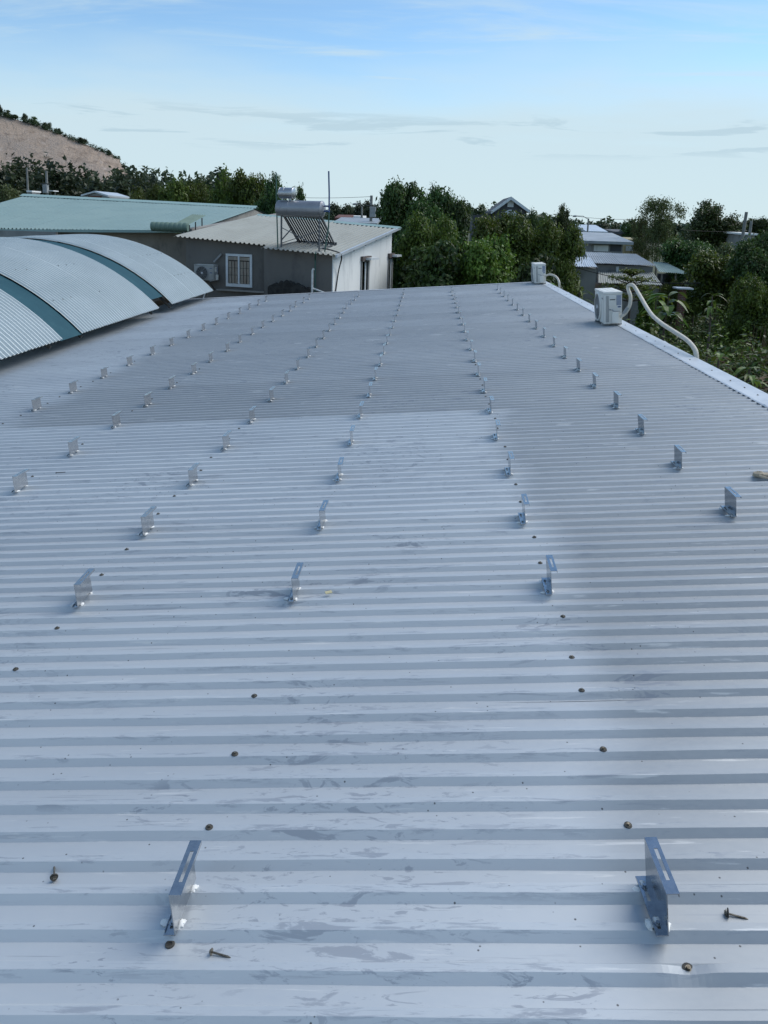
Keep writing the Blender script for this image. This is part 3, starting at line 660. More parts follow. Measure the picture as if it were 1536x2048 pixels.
path = [W(3.33, 22.98, -1.41), W(3.45, 22.92, -1.365), W(3.58, 22.75, -1.40), W(3.64, 22.55, -1.50), W(3.655, 22.45, -1.66), W(3.66, 22.4, -2.2)]
MB().tube(smooth_path(path), .030, 10).build('pipe_run', MT['hose'], p2, True, world=True)

# ------------------------------------------------------------------ arched canopy on the left
AX, AR, AZ = -10.10, 5.19, CZ - 0.69          # crown x, radius, crown height
def arch_pt(t, y, dz=0.0):                     # t: angle from the crown, + towards the right eave
    return Vector((AX + (AR + dz) * math.sin(t), y, AZ - AR + (AR + dz) * math.cos(t)))
TE = math.asin(3.70 / AR)
arch = thing('arched_canopy', 'pale blue corrugated barrel roof with teal strips left of the roof', 'building', (AX, 16, 0))
def arch_sheet(y0, y1, dz=0.0, t0=-TE, t1=TE, pitch=0.125, h=0.036, nt_=30, wav=0):
    n = max(1, round((y1 - y0) / pitch)); m = MB(); prof = [(y0, 0.0)]
    for i in range(n):
        for q, hh in ((.24, 0), (.40, h), (.60, h), (.76, 0)): prof.append((y0 + (y1 - y0) * (i + q) / n, hh))
    prof.append((y1, 0.0)); k = len(prof); vs = []
    r2 = random.Random(int(y0 * 10)); ph = r2.uniform(0, 6)
    for j in range(nt_ + 1):
        t = t0 + (t1 - t0) * j / nt_
        for y, hh in prof: vs.append(arch_pt(t, y, dz + hh + 0.004 * math.sin(y * 2.1 + t * 5 + ph)))
    m.add(vs, [(j * k + i, j * k + i + 1, (j + 1) * k + i + 1, (j + 1) * k + i) for j in range(nt_) for i in range(k - 1)])
    return m
bays = [(5.4, 9.75), (9.75 + .0, 13.84), (14.68, 19.05), (20.10, 24.0)]
bays = [(9.05, 13.84), (14.68, 19.05), (20.10, 24.0)]
for a, b in bays:
    n = 4
    for i in range(n):
        y0 = a + (b - a) * i / n - (0.03 if i else 0); y1 = a + (b - a) * (i + 1) / n
        sht = arch_sheet(y0, y1, 0.003 * (i % 2)).build('arched_sheet', MT['archwhite'], arch, world=True)
        if a > 9:
            for tt in (0.80 * TE, 0.55 * TE):
                for q in range(3):
                    yq = y0 + (y1 - y0) * (q + .5) / 3
                    yq = y0 + (round((yq - y0) / .125 - .5) + .5) * .125
                    pq = arch_pt(tt + rng.uniform(-.004, .004), yq, .03)
                    s = part('screw', SW, sht); s.location = ROOTM[arch.name] @ pq; s.rotation_euler = (0, tt, 0); s.scale = (1.1, 1.1, 1.1)
for a, b, te in ((13.79, 14.74, TE * 1.0), (18.98, 20.16, TE * .925)):
    m = MB(); vs = []; nn = 26
    for j in range(nn + 1):
        t = -TE + (te + TE) * j / nn
        vs += [arch_pt(t, a, -.03), arch_pt(t, (a + b) / 2, -.035), arch_pt(t, b, -.03)]
    m.add(vs, [(j * 3 + i, j * 3 + i + 1, (j + 1) * 3 + i + 1, (j + 1) * 3 + i) for j in range(nn) for i in range(2)])
    m.build('teal_strip', MT['teal'], arch, world=True)
e = arch_pt(TE, 0)
for dx_, dz_ in ((-.55, .12), (-1.4, .72)):
    m = MB(); m.box((e.x + dx_ - .04, 9, e.z + dz_ - .09), (e.x + dx_ + .04, 23.9, e.z + dz_ - .01)); m.build('purlin', MT['darksteel'], arch, world=True)
for y in (9.3, 13.6, 14.9, 18.9, 20.3, 23.8):
    m = MB(); vs = []
    pts = [arch_pt(-TE + 2 * TE * j / 20, y, -.16) for j in range(21)]; m.tube(pts, .035, 6); m.build('arch_rib', MT['darksteel'], arch, world=True)
m = MB(); m.bar(arch_pt(TE * .97, 23.75, -.05), (e.x - .28, 23.75, e.z - .32), .03); m.build('strut', MT['alu'], arch, world=True)
m = MB(); m.box((AX - 3.6, 8.9, 0), (AX - 3.35, 24.0, e.z - .2)); m.box((AX + 2.0, 8.9, 0), (XL - .3, 24.0, e.z - .5)); m.build('wall', MT['brownwall'], arch, world=True)
m = MB(); m.prism([(AX - 3.3, 24.02, 0), (XL - .12, 24.02, 0), (XL - .12, 24.02, e.z - .3), (AX, 24.02, AZ - .25), (AX - 3.3, 24.02, e.z)], (0, .12, 0)); m.build('end_wall', MT['brownwall'], arch, world=True)

# ------------------------------------------------------------------ grey house with the white side wall
HY = R(-15); H0 = Vector((-3.15, 27.0, 0))
house = thing('grey_house', 'dark grey plastered house with white side wall and old cream ribbed roof', 'house', H0, (0, 0, HY))
hx = Vector((math.cos(HY), math.sin(HY), 0)); hy = Vector((-math.sin(HY), math.cos(HY), 0))
def on_front(px, py, yl):       # local (x, yl, z) on the plane local y = yl
    d = ray(px, py); o_ = Vector((0, 0, CZ)) - H0; tt = (yl - o_.dot(hy)) / d.dot(hy); q = o_ + d * tt; return Vector((q.dot(hx), yl, q.z))
def on_side(px, py, xl=0.0):
    d = ray(px, py); o_ = Vector((0, 0, CZ)) - H0; tt = (xl - o_.dot(hx)) / d.dot(hx); q = o_ + d * tt; return Vector((xl, q.dot(hy), q.z))
def hz_(x, y): return CZ - 1.125 - .056 * x + .128 * y
HD = 6.4
def wallprism(x0, x1, y0, y1, drop=.06):
    m = MB(); m.hexa([(x0, y0, 0), (x1, y0, 0), (x1, y1, 0), (x0, y1, 0), (x0, y0, hz_(x0, y0) - drop), (x1, y0, hz_(x1, y0) - drop), (x1, y1, hz_(x1, y1) - drop), (x0, y1, hz_(x0, y1) - drop)]); return m
wallprism(-2.52, -.002, 0, HD - .02).build('front_wall', MT['greyplaster'], house)
wallprism(-5.75, -2.525, .30, HD - .02).build('recessed_wall', MT['greyplaster'], house)
wallprism(0.0, .035, -.01, HD).build('side_wall', MT['whiteplaster'], house)
for i in range(7):
    x1 = .30 - i * .90; x0 = x1 - .93; y0 = -.42 if i < 3 else -.06
    m = MB(); dz = .004 * (i % 2) + (0.0 if i < 3 else .02)
    ribs(m, (x0, y0, hz_(x0, y0) + dz), (x1, y0, hz_(x1, y0) + dz), (x1, HD + .15, hz_(x1, HD + .15) + dz), (x0, HD + .15, hz_(x0, HD + .15) + dz), 5, .045, 6)
    m.build('roof_sheet', MT['oldroof'], house)
m = MB(); y1 = HD + .05
m.prism([(-6.0, y1 - .28, hz_(-6, y1 - .28) + .045), (-6.0, y1, hz_(-6, y1) + .085), (-6.0, y1 + .25, hz_(-6, y1) + .02)], (6.36, 0, hz_(.36, y1) - hz_(-6, y1))); m.build('ridge_cap', MT['greentrim'], house)
m = MB()
m.hexa([(.28, -.44, hz_(.28, -.44) - .05), (.345, -.44, hz_(.3, -.44) - .05), (.345, HD + .2, hz_(.3, HD + .2) - .05), (.28, HD + .2, hz_(.28, HD + .2) - .05),
        (.28, -.44, hz_(.28, -.44) + .045), (.345, -.44, hz_(.3, -.44) + .045), (.345, HD + .2, hz_(.3, HD + .2) + .045), (.28, HD + .2, hz_(.28, HD + .2) + .045)]); m.build('rake_trim', MT['tinlight'], house)
for k in range(6):
    y = .15 + k * 1.2; m = MB(); m.box((-.3, y, hz_(0, y) - .13), (.26, y + .08, hz_(.26, y) - .055)); m.build('purlin', MT['darksteel'], house)
# front window
a = on_front(454, 508, .30); b = on_front(504.5, 574, .30); x0, x1, z0, z1 = a.x, b.x, b.z, a.z
win = MB().box((x0, .285, z0), (x1, .2985, z1)).build('window', MT['interior'], house)
fm = MB(); fw_ = .065
fm.box((x0 - .02, .235, z0 - .02), (x0 + fw_, .284, z1 + .02)); fm.box((x1 - fw_, .235, z0 - .02), (x1 + .02, .284, z1 + .02))
fm.box((x0 + fw_, .235, z1 - fw_), (x1 - fw_, .284, z1 + .02)); fm.box((x0 + fw_, .235, z0 - .02), (x1 - fw_, .284, z0 + .09)); xm = (x0 + x1) / 2
fm.box((xm - .03, .225, z0 + .09), (xm + .03, .284, z1 - fw_)); fm.build('frame', MT['alu'], win)
for s in (0, 1):
    px0, px1 = (x0 + fw_, xm - .03) if s == 0 else (xm + .03, x1 - fw_)
    for q in range(3):
        u0 = px0 + .03 + q * (px1 - px0 - .03) / 3; cm = MB(); cm.box((u0 - .012, .274, z0 + .1), (u0 + .082, .2835, z1 - .24)); cm.build('curtain', MT['curtain'], win)
    for zz_ in (z1 - .22, z1 - .48, z0 + .38): 
        bm_ = MB(); bm_.box((px0, .266, zz_), (px1, .271, zz_ + .012)); bm_.build('bar', MT['darksteel'], win)
    MB().box((px0, .248, z0 + .09), (px1, .252, z1 - fw_)).build('pane', GLASS, win)
    gm = MB(); gm.box((px0, .262, z1 - .20), (px1, .2655, z1 - .09)); gm.build('upper_blind', MT['curtain'], win)
lp = on_front(437, 575, .30); lq = on_front(540, 585, .30)
m = MB(); m.box((lp.x, .14, lq.z - .02), (-2.53, .299, lq.z + .03)); m.build('ledge', MT['concrete'], house)
# slit windows in the white wall
for (pa, pb, pt, pbm) in ((722, 735, 524, 586), (776, 782, 517, 584)):
    A_ = on_side(pa, pt, .035); B_ = on_side(pb, pbm, .035)
    w_ = MB().box((.0355, A_.y, B_.z - .3), (.05, B_.y, A_.z)).build('window', MT['interior'], house)
    MB().box((.056, A_.y + .07, B_.z - .3), (.060, B_.y - .13, A_.z)).build('pane', GLASS, w_)
    MB().box((.0505, A_.y - .02, B_.z - .3), (.075, A_.y + .06, A_.z + .02)).build('frame', MT['greywall'], w_)
    MB().box((.0505, A_.y + (B_.y - A_.y) * .45, B_.z - .3), (.075, A_.y + (B_.y - A_.y) * .45 + .12, A_.z - .02)).build('mullion', MT['alu'], w_)
    MB().box((.0505, B_.y - .12, B_.z - .3), (.085, B_.y + .02, A_.z + .02)).build('frame', MT['greywall'], w_)
    MB().box((.036, A_.y - .05, A_.z + .03), (.13, B_.y + .10, A_.z + .20)).build('hood', MT['brownstone'], w_)
    MB().box((.131, A_.y + .25, A_.z + .06), (.34, B_.y + .35, A_.z + .14)).build('hood_slab', MT['alu'], w_)
# low mouldy parapet in front of the wall
mp_ = MB(); vs = []; r2 = random.Random(3); pl = on_front(538, 572, -.35); pr_ = on_front(622, 570, -.35); n = 24
for i in range(n + 1):
    x = pl.x + (pr_.x - pl.x) * i / n; zt = pl.z + .18 * math.sin(math.pi * min(1, i / n * 1.15)) + r2.uniform(-.05, .05)
    vs += [(x, -.45, 3.0), (x, -.45, zt), (x, -.28, zt + .02), (x, -.28, 3.0)]
mp_.add(vs, [(i * 4 + q, (i + 1) * 4 + q, (i + 1) * 4 + (q + 1) % 4, i * 4 + (q + 1) % 4) for i in range(n) for q in range(4)] + [(0, 1, 2, 3), (n * 4 + 3, n * 4 + 2, n * 4 + 1, n * 4)])
mp_.build('mouldy_parapet', MT['mould'], house)
MB().box((pl.x - .2, -.46, 0), (pr_.x + 1.0, -.27, 3.0)).build('parapet_base', MT['concrete'], house)
# wall unit
wp = on_front(437.5, 562, .30)
hw = H0 + hx * wp.x + hy * .0 + Vector((0, 0, wp.z))
U3 = outdoor_unit('outdoor unit in shade-toned paint hung on the dark wall beside the window', hw + hy * .10, (0, 0, HY + math.pi / 2), dark=True)
for s in (.15, .6):
    m = MB(); q = hw - hx * s
    m.bar(q + hy * .28 + Vector((0, 0, -.02)), q - hy * .08 + Vector((0, 0, -.02)), .035); m.bar(q + hy * .28 + Vector((0, 0, -.32)), q - hy * .05 + Vector((0, 0, -.03)), .03); m.build('wall_bracket', MT['darksteel'], U3, world=True)
q = on_front(428, 524, .2); q2 = on_front(443, 508, .25)
cnd = MB(); cnd.bar(H0 + hx * q.x + hy * .2 + Vector((0, 0, q.z)), H0 + hx * q2.x + hy * .24 + Vector((0, 0, q2.z)), .07, .06)
cnd.build('conduit', MT['acgrey'], U3, world=True)
# pipes of the house
def pipe_thing(label, pts, r, mat, name='water_pipe', cat='pipe'):
    o = MB().tube(pts, r, 8).mesh(name, MT[mat], True); ob = part(name, o, None); tag(ob, label, cat); return ob
def FP(px, py, yl): v = on_front(px, py, yl); return H0 + hx * v.x + hy * v.y + Vector((0, 0, v.z))
pipe_thing('white plastic vent pipe standing before the dark grey wall', [FP(624, 592, -.6), FP(624.5, 560, -.6), FP(625, 541, -.6), FP(626.2, 538.5, -.6), FP(628, 538.5, -.6)], .035, 'pvc', 'vent_pipe')
pipe_thing('white plastic pipe sloping along the foot of the dark wall', [FP(624, 576, -.56), FP(650, 586, -.56), FP(668, 594, -.56)], .03, 'pvc')
pipe_thing('green pipe running down the dark wall under the solar heater', [FP(631, 506, -.48), FP(630.5, 520, -.14), FP(630, 590, -.14)], .028, 'greenpipe')
hsp = [H0 + hx * .20 + hy * -.1 + Vector((0, 0, hz_(.2, -.1) + .05)), H0 + hx * .34 + hy * -.05 + Vector((0, 0, hz_(.3, 0) - .05))]
vv = on_side(676, 545, .08); v2 = on_side(668, 588, .06)
hsp += [H0 + hx * .09 + hy * vv.y + Vector((0, 0, vv.z)), H0 + hx * .07 + hy * v2.y + Vector((0, 0, v2.z - .3))]
pipe_thing('black hose hanging down the white side wall', smooth_path([FP(645, 497, -.1), FP(665, 501, -.2)] + hsp[1:]), .022, 'blackhose', 'hose')

# ------------------------------------------------------------------ solar water heater
sz0 = hz_(-1.1, -.15) + .06
hl = thing('solar_water_heater', 'solar water heater with steel tank and black tubes on the cream roof', 'water heater', H0, (0, 0, HY))
xa, xb, yf = -1.80, -.42, -.15
zt = CZ + .30
def legz(x, y): return hz_(x, y) + .035
for x in (xa, xb):
    MB().bar((x, yf, legz(x, yf)), (x, yf, zt - .22), .045).build('leg', MT['frame'], hl)
    MB().bar((x + .03, yf + 1.35, legz(x, yf + 1.35)), (x, yf + .1, zt - .20), .045).build('rail', MT['frame'], hl)
    MB().bar((x, yf, legz(x, yf) + .25), (x + .02, yf + .75, legz(x, yf) + .62), .03).build('brace', MT['frame'], hl)
    MB().bar((x, yf, legz(x, yf) + .08), (x + .03, yf + 1.33, legz(x, yf + 1.33) + .03), .03).build('base_rail', MT['frame'], hl)
MB().bar((xa, yf - .01, legz(xa, yf) + .15), (xb, yf - .01, legz(xb, yf) + .68), .022).build('cross_brace', MT['frame'], hl)
MB().bar((xa, yf - .03, legz(xa, yf) + .68), (xb, yf - .03, legz(xb, yf) + .15), .022).build('cross_brace', MT['frame'], hl)
MB().bar((xa - .02, yf + 1.36, legz(-1, yf + 1.36) + .05), (xb + .09, yf + 1.36, legz(-1, yf + 1.36) + .03), .06, .09).build('foot_rail', MT['frame'], hl)
MB().bar((xa - .04, yf + .06, zt - .26), (xb + .04, yf + .06, zt - .26), .05).build('head_rail', MT['frame'], hl)
for i in range(15):
    x = xa + .06 + (xb - xa - .10) * i / 14
    MB().cyl((x, yf + .08, zt - .20), (x + .03, yf + 1.33, legz(-1, yf + 1.33) + .07), .027, n=10).build('collector_tube', MT['tube'], hl, True)
m = MB(); Rk = .262
m.lathe((xa - .10, yf, zt + .0), (1, 0, 0), [(-.05, Rk * .55), (-.03, Rk * .85), (0, Rk), (.16, Rk), (.165, Rk + .006), (.18, Rk + .006), (.185, Rk), (.40, Rk), (.405, Rk + .006), (.42, Rk + .006), (.425, Rk), (1.54, Rk), (1.545, Rk + .008), (1.58, Rk + .008), (1.60, Rk * .9), (1.64, Rk * .5)], 36)
m.build('tank', MT['tankgrey'], hl, True)
st_ = MB(); st_.lathe((xa - .06, yf, zt + Rk + .235), (1, 0, 0), [(-.02, .07), (0, .172), (.012, .186), (.03, .186), (.035, .18), (.17, .18), (.175, .185), (.19, .185), (.195, .18), (.47, .18), (.475, .187), (.50, .187), (.51, .17), (.53, .06)], 30)
st_.build('expansion_tank', MT['steel'], hl, True)
for x in (xa + .03, xa + .32):
    MB().cyl((x, yf, zt + Rk - .03), (x, yf, zt + Rk + .07), .025, n=10).build('saddle', MT['alu'], hl)
MB().tube([(xa - .16, yf, zt + Rk + .22), (xa - .05, yf, zt + Rk + .22)], .02, 8).build('pipe_stub', MT['pvc'], hl)
for dz in (.10, -.06):
    MB().tube([(xb + .16, yf, zt + dz), (xb + .30, yf, zt + dz), (xb + .34, yf, zt + dz)], .028, 8).build('pipe_stub', MT['bluepipe'], hl)
def HL(x, y, z): return H0 + hx * x + hy * y + Vector((0, 0, z))
pipe_thing('tall blue pipe rising beside the right end of the solar tank', [HL(xb + .335, yf, zt - .10), HL(xb + .33, yf, zt + .5), HL(xb + .30, yf, zt + 1.22)], .026, 'bluepipe')
pipe_thing('thin green pipe from the blue pipe down to the cream roof', [HL(xb + .335, yf, zt - .11), HL(xb + .32, yf, zt - .6), HL(xb + .20, yf, legz(xb, yf))], .022, 'greenpipe')
pipe_thing('thin green pipe standing left of the solar tank', [HL(xa - .12, yf - .02, legz(xa, yf)), HL(xa - .17, yf, zt - .2), HL(xa - .20, yf, zt + 1.15)], .022, 'greenpipe')

# ------------------------------------------------------------------ turquoise-roofed building behind
R0, R1 = at(50, 393, 41), at(511, 417, 43); E0, E1 = at(-175, 456, 31.5), at(372, 465, 31.5)
big = thing('turquoise_roof_building', 'wide building with faded turquoise metal roof behind the arched canopy', 'building', (-14, 36, 0))
n = 12
for i in range(n):
    u0, u1 = i / n, (i + 1) / n + .004
    m = MB(); dz = Vector((0, 0, .006 * (i % 2)))
    ribs(m, E0.lerp(E1, u0) + dz, E0.lerp(E1, u1) + dz, R0.lerp(R1, u1) + dz, R0.lerp(R1, u0) + dz, 6, .06, 3); m.build('roof_sheet', MT['greenroof'], big, world=True)
bk0, bk1 = R0 + Vector((0, 9, -1.4)), R1 + Vector((.9, 9, -1.15))
m = MB(); ribs(m, R0, R1, bk1, bk0, 60, .03, 2); m.build('rear_roof', MT['greenroof'], big, world=True)
m = MB()
for dy, dz0, dz1 in ((-.32, .055, .03),):
    m.add([R0 + Vector((-.1, -.40, .022)), R1 + Vector((.1, -.40, .022)), R1 + Vector((.1, 0, .14)), R0 + Vector((-.1, 0, .14)), R1 + Vector((.1, .40, .022)), R0 + Vector((-.1, .40, .022))], [(0, 1, 2, 3), (3, 2, 4, 5)])
m.build('ridge_cap', MT['greentrim'], big, world=True)
m = MB(); m.prism([(E0.x, 32.0, 0), (E1.x - .05, 32.0, 0), (E1.x - .05, 32.0, E1.z - .05), (E0.x, 32.0, E0.z - .05)], (0, .2, 0)); m.build('wall', MT['brownwall'], big, world=True)
m = MB(); g1 = R1 + Vector((-.06, -.1, -.06))
m.prism([(E1.x - .2, 32.21, 0), (g1.x, g1.y, 0), (bk1.x, bk1.y, 0), (bk1.x, bk1.y, bk1.z - .1), g1, (E1.x - .2, 32.21, E1.z - .02)], (-.2, .0, 0)); m.build('gable_wall', MT['concrete'], big, world=True)
m = MB(); m.bar(at(376, 464.5, 31.6) + Vector((0, 0, .05)), at(557, 432.5, 40) + Vector((0, 0, .05)), .35, .16); m.build('parapet', MT['concrete'], big, world=True)
m = MB(); m.bar(at(-175, 460, 31.3), at(368, 463, 31.3), .10, .10); m.build('eave_gutter', MT['greentrim'], big, world=True)
m = MB(); m.box((at(-60, 470, 31).x, 31.2, CZ - 1.6), (at(106, 470, 31).x, 31.4, at(100, 463.5, 31.2).z)); m.build('grey_fascia', MT['greywall'], big, world=True)
# green barrel cover
bc = thing('barrel_cover', 'small green ribbed barrel cover at the edge of the turquoise roof', 'roof cover', at(340, 460, 30.9))
p, q = at(303, 452.5, 30.9), at(376, 455, 30.9); n = 8
for i in range(n):
    a, b = p.lerp(q, i / n), p.lerp(q, (i + 1) / n); m = MB(); d = (b - a)
    m.lathe(a, d, [(0, .165), (d.length * .12, .175), (d.length * .5, .182), (d.length * .88, .175), (d.length, .165)], 20); m.build('rib_segment', MT['greensheet'], bc, True, world=True)
tp = thing('tilted_sheet', 'green translucent sheet tilted on short posts beside the barrel cover', 'roof sheet', at(392, 455, 31.2))
m = MB(); ribs(m, at(352, 446, 31.0), at(378, 449, 31.0), at(412, 431, 32.6), at(384, 429, 32.6), 6, .03, 2); m.build('sheet', MT['greensheet'], tp, world=True)
for (px, p0, p1) in ((379, 450, 462), (391, 444, 460), (404, 436, 452)):
    m = MB(); m.cyl(at(px, p1, 31.6), at(px, p0, 31.6), .025, n=8); m.build('post', MT['darksteel'], tp, world=True)

# ------------------------------------------------------------------ houses on the right and in the distance
def rear_box(m, pts_top, depth):   # wall under a front edge going down to the ground and back
    a, b = pts_top; m.hexa([(a.x, a.y, 0), (b.x, b.y, 0), (b.x, b.y + depth, 0), (a.x, a.y + depth, 0), a, b, b + Vector((0, depth, 0)), a + Vector((0, depth, 0))]); return m
tin = thing('tin_roof_house', 'low grey house with two stepped tin roofs behind the nearer outdoor unit', 'house', at(1250, 600, 41))
def patch_sheets(root, p00, p10, p11, p01, ns, nr, h, mat, name='roof_sheet'):
    p00, p10, p11, p01 = map(Vector, (p00, p10, p11, p01))
    for i in range(ns):
        u0, u1 = i / ns, (i + 1) / ns + .006; m = MB(); dz = Vector((0, 0, .008 * (i % 2)))
        ribs(m, p00.lerp(p10, u0) + dz, p00.lerp(p10, u1) + dz, p01.lerp(p11, u1) + dz, p01.lerp(p11, u0) + dz, nr, h, 2); m.build(name, mat, root, world=True)
patch_sheets(tin, at(1178, 526, 41), at(1312, 532, 41), at(1272, 509, 45), at(1170, 504, 45), 4, 7, .03, MT['tin'])
m = MB(); rear_box(m, (at(1196, 529.5, 41.4), at(1306, 533.5, 41.4)), 3.4); m.build('upper_wall', MT['greywall'], tin, world=True)
patch_sheets(tin, at(1196, 566, 38.2), at(1324, 571, 38.2), at(1306, 546, 41.3), at(1196, 543, 41.3), 4, 7, .03, MT['oldroof'])
m = MB(); rear_box(m, (at(1203, 570.5, 38.6), at(1318, 575, 38.6)), 2.6); m.build('lower_wall', MT['concrete'], tin, world=True)
m = MB(); m.box((at(1232, 538, 41.35).x, 41.3, at(1232, 545, 41.35).z), (at(1237, 538, 41.35).x, 41.39, at(1232, 533, 41.35).z)); m.build('post', MT['alu'], tin, world=True)
blk = thing('block_shed', 'mouldy concrete shed with bright zinc roof left of the tin house', 'shed', at(1175, 590, 39))
m = MB(); rear_box(m, (at(1150, 535.5, 38.6), at(1193, 537, 38.6)), 3); m.build('wall', MT['concrete'], blk, world=True)
patch_sheets(blk, at(1148, 533, 38.3), at(1195, 535, 38.3), at(1180, 516, 41.2), at(1150, 512, 41.2), 2, 5, .03, MT['tinlight'])
osd = thing('open_shed', 'open shed with green grey hipped tin roof right of the tin house', 'shed', at(1345, 590, 43))
patch_sheets(osd, at(1318, 544, 42), at(1380, 549, 42), at(1334, 527, 46), at(1306, 524, 46), 3, 5, .03, MT['tingreen'])
for px, Yp in ((1324, 42.3), (1374, 42.3), (1352, 42.3)):
    a = at(px, 549, Yp); m = MB(); m.cyl((a.x, a.y, 0), (a.x, a.y, a.z + .05), .05, n=8); m.build('post', MT['pole'], osd, world=True)
m = MB(); a, b = at(1316, 552, 45.5), at(1368, 556, 45.5); m.box((a.x, 45.5, 0), (b.x, 45.7, b.z + .2)); m.build('rear_wall', MT['slate'], osd, world=True)
def flat_house(name, label, cat, px0, px1, pt, Y, depth, wall, roofm, lip=.25, hth=.18, roof_back=None, openings=()):
    t = thing(name, label, cat, at((px0 + px1) / 2, 500, Y) * 1.0)
    a, b = at(px0, pt, Y), at(px1, pt + (px1 - px0) * .028, Y); z = (a.z + b.z) / 2
    m = MB(); m.box((a.x, Y, 0), (b.x, Y + depth, z)); m.build('wall', wall, t, world=True)
    m = MB(); rise = roof_back if roof_back is not None else .1
    m.hexa([(a.x - lip, Y - lip, z + .004), (b.x + lip, Y - lip, z + .004), (b.x + lip, Y + depth + lip, z + rise), (a.x - lip, Y + depth + lip, z + rise),
            (a.x - lip, Y - lip, z + hth), (b.x + lip, Y - lip, z + hth), (b.x + lip, Y + depth + lip, z + hth + rise), (a.x - lip, Y + depth + lip, z + hth + rise)]); m.build('roof', roofm, t, world=True)
    for (o0, o1, oz0, oz1, mt) in openings:
        c, d = at(o0, oz0, Y), at(o1, oz1, Y); m = MB(); m.box((c.x, Y - .03, d.z), (d.x, Y - .002, c.z)); m.build('window', MT[mt], t, world=True)
    return t
flat_house('white_house', 'pale grey flat house behind the tin roofed house', 'house', 1183, 1246, 487, 60, 6, MT['greywall'], MT['tin'], .6, .2, .55, ((1188, 1216, 490, 503, 'whiteplaster'), (1221, 1242, 489, 503, 'slate')))
flat_house('ochre_house', 'small faded ochre house right of the pale flat house', 'house', 1250, 1288, 481, 66, 5, MT['yellowwall'], MT['yellowwall'], .1, .1, .1, ((1252, 1266, 492, 502, 'tinlight'),))
flat_house('far_tin_house', 'far white roofed house among the trees on the right', 'house', 1178, 1206, 467, 105, 7, MT['greywall'], MT['tinlight'], .5, .3, .8)
fh = flat_house('far_brown_house', 'far brown house with a small water tank on its roof', 'house', 1232, 1262, 468, 110, 7, MT['brownwall'], MT['slate'], .3, .3, .3)
m = MB(); c = at(1246, 464, 111); m.cyl((c.x, c.y, c.z - .5), (c.x, c.y, c.z + .95), .45, n=14); m.build('water_tank', MT['tinlight'], fh, True, world=True)
flat_house('white_wall_house', 'small white walled house low behind the right hand trees', 'house', 1489, 1510, 470, 70, 5, MT['greywall'], MT['whiteplaster'], .2, .15, .1)
flat_house('long_grey_shed', 'long low shed with grey roof beyond the cream roof', 'shed', 672, 748, 449, 56, 5, MT['greywall'], MT['tin'], .2, .16, .35)
flat_house('red_roof_house', 'tiny far house with red tiled roof left of the utility pole', 'house', 676, 694, 439.5, 100, 4, MT['brownwall'], MT['redtile'], .4, .25, .4)
flat_house('far_white_house', 'tiny far white house beside the red roofed house', 'house', 700, 722, 436.5, 108, 5, MT['greywall'], MT['whiteplaster'], .3, .3, .1)
# grey gabled house
gb = thing('gabled_house', 'dark grey gabled house with white rake trim rising behind the trees', 'house', at(1018, 440, 95))
Yg = 95; pk = at(1021, 399, Yg); l_, r_ = at(990, 421, Yg), at(1050, 420, Yg)
m = MB(); m.prism([(l_.x, Yg, 0), (r_.x, Yg, 0), (r_.x, Yg, r_.z), (pk.x, Yg, pk.z), (l_.x, Yg, l_.z)], (0, 9, 0)); m.build('wall', MT['slate'], gb, world=True)
for e0 in (l_, r_):
    d = (e0 - pk).normalized(); e1 = e0 + d * .6; m = MB(); up = Vector((0, 0, .25))
    m.prism([pk + Vector((0, -.5, .02)), e1 + Vector((0, -.5, .02)), e1 + Vector((0, -.5, .27)), pk + Vector((0, -.5, .30))], (0, 10, 0)); m.build('roof', MT['slate'], gb, world=True)
    m = MB(); m.prism([pk + Vector((0, -.62, -.05)), e1 + Vector((0, -.62, -.05)), e1 + Vector((0, -.62, .30)), pk + Vector((0, -.62, .33))], (0, .11, 0)); m.build('rake_trim', MT['alu'], gb, world=True)
c = at(1021, 408, Yg); m = MB(); m.box((c.x - .35, Yg - .08, c.z - .35), (c.x + .35, Yg - .01, c.z + .35)); m.build('window', MT['alu'], gb, world=True)
c = at(1021, 422, Yg); m = MB(); m.lathe((c.x, Yg - .01, c.z - .6), (0, -1, 0), [(0, .75), (.08, .75)], 24); m.build('arched_window', MT['tinlight'], gb, world=True)
m = MB(); a, b = at(962, 432, 98), at(990, 422, 98); m.prism([(a.x - 1, 98, 0), (b.x + 1, 98, 0), (b.x + 1, 98, b.z), (a.x - 1, 98, a.z)], (0, 5, 0)); m.build('lower_wing', MT['slate'], gb, world=True)
# small rusty shed and white box over the turquoise ridge
rs = thing('rusty_shed', 'small gabled shed with rusty front over the turquoise ridge', 'shed', at(192, 400, 62))
pk = at(192, 385.5, 62); l_, r_ = at(165, 393, 62), at(219, 394, 62)
m = MB(); m.prism([(l_.x, 62, 0), (r_.x, 62, 0), (r_.x, 62, r_.z), (pk.x, 62, pk.z), (l_.x, 62, l_.z)], (0, 4, 0)); m.build('wall', MT['tin'], rs, world=True)
a, b = at(176, 391, 61.9), at(203, 397, 61.9); m = MB(); m.box((a.x, 61.9, b.z - 1), (b.x, 61.96, a.z)); m.build('rusty_panel', MT['brick'], rs, world=True)
for e0 in (l_, r_):
    m = MB(); m.prism([pk + Vector((0, -.3, .01)), e0 + Vector((0, -.3, .01)), e0 + Vector((0, -.3, .13)), pk + Vector((0, -.3, .13))], (0, 4.6, 0)); m.build('roof', MT['tinlight'], rs, world=True)
wbx = thing('roof_box', 'small white box structure at the left end of the turquoise ridge', 'rooftop hut', at(60, 400, 58))
a, b = at(55.5, 381, 58), at(64.5, 396, 58); m = MB(); m.box((a.x, 58, 0), (b.x, 59.2, a.z - .12)); m.build('wall', MT['greywall'], wbx, world=True)
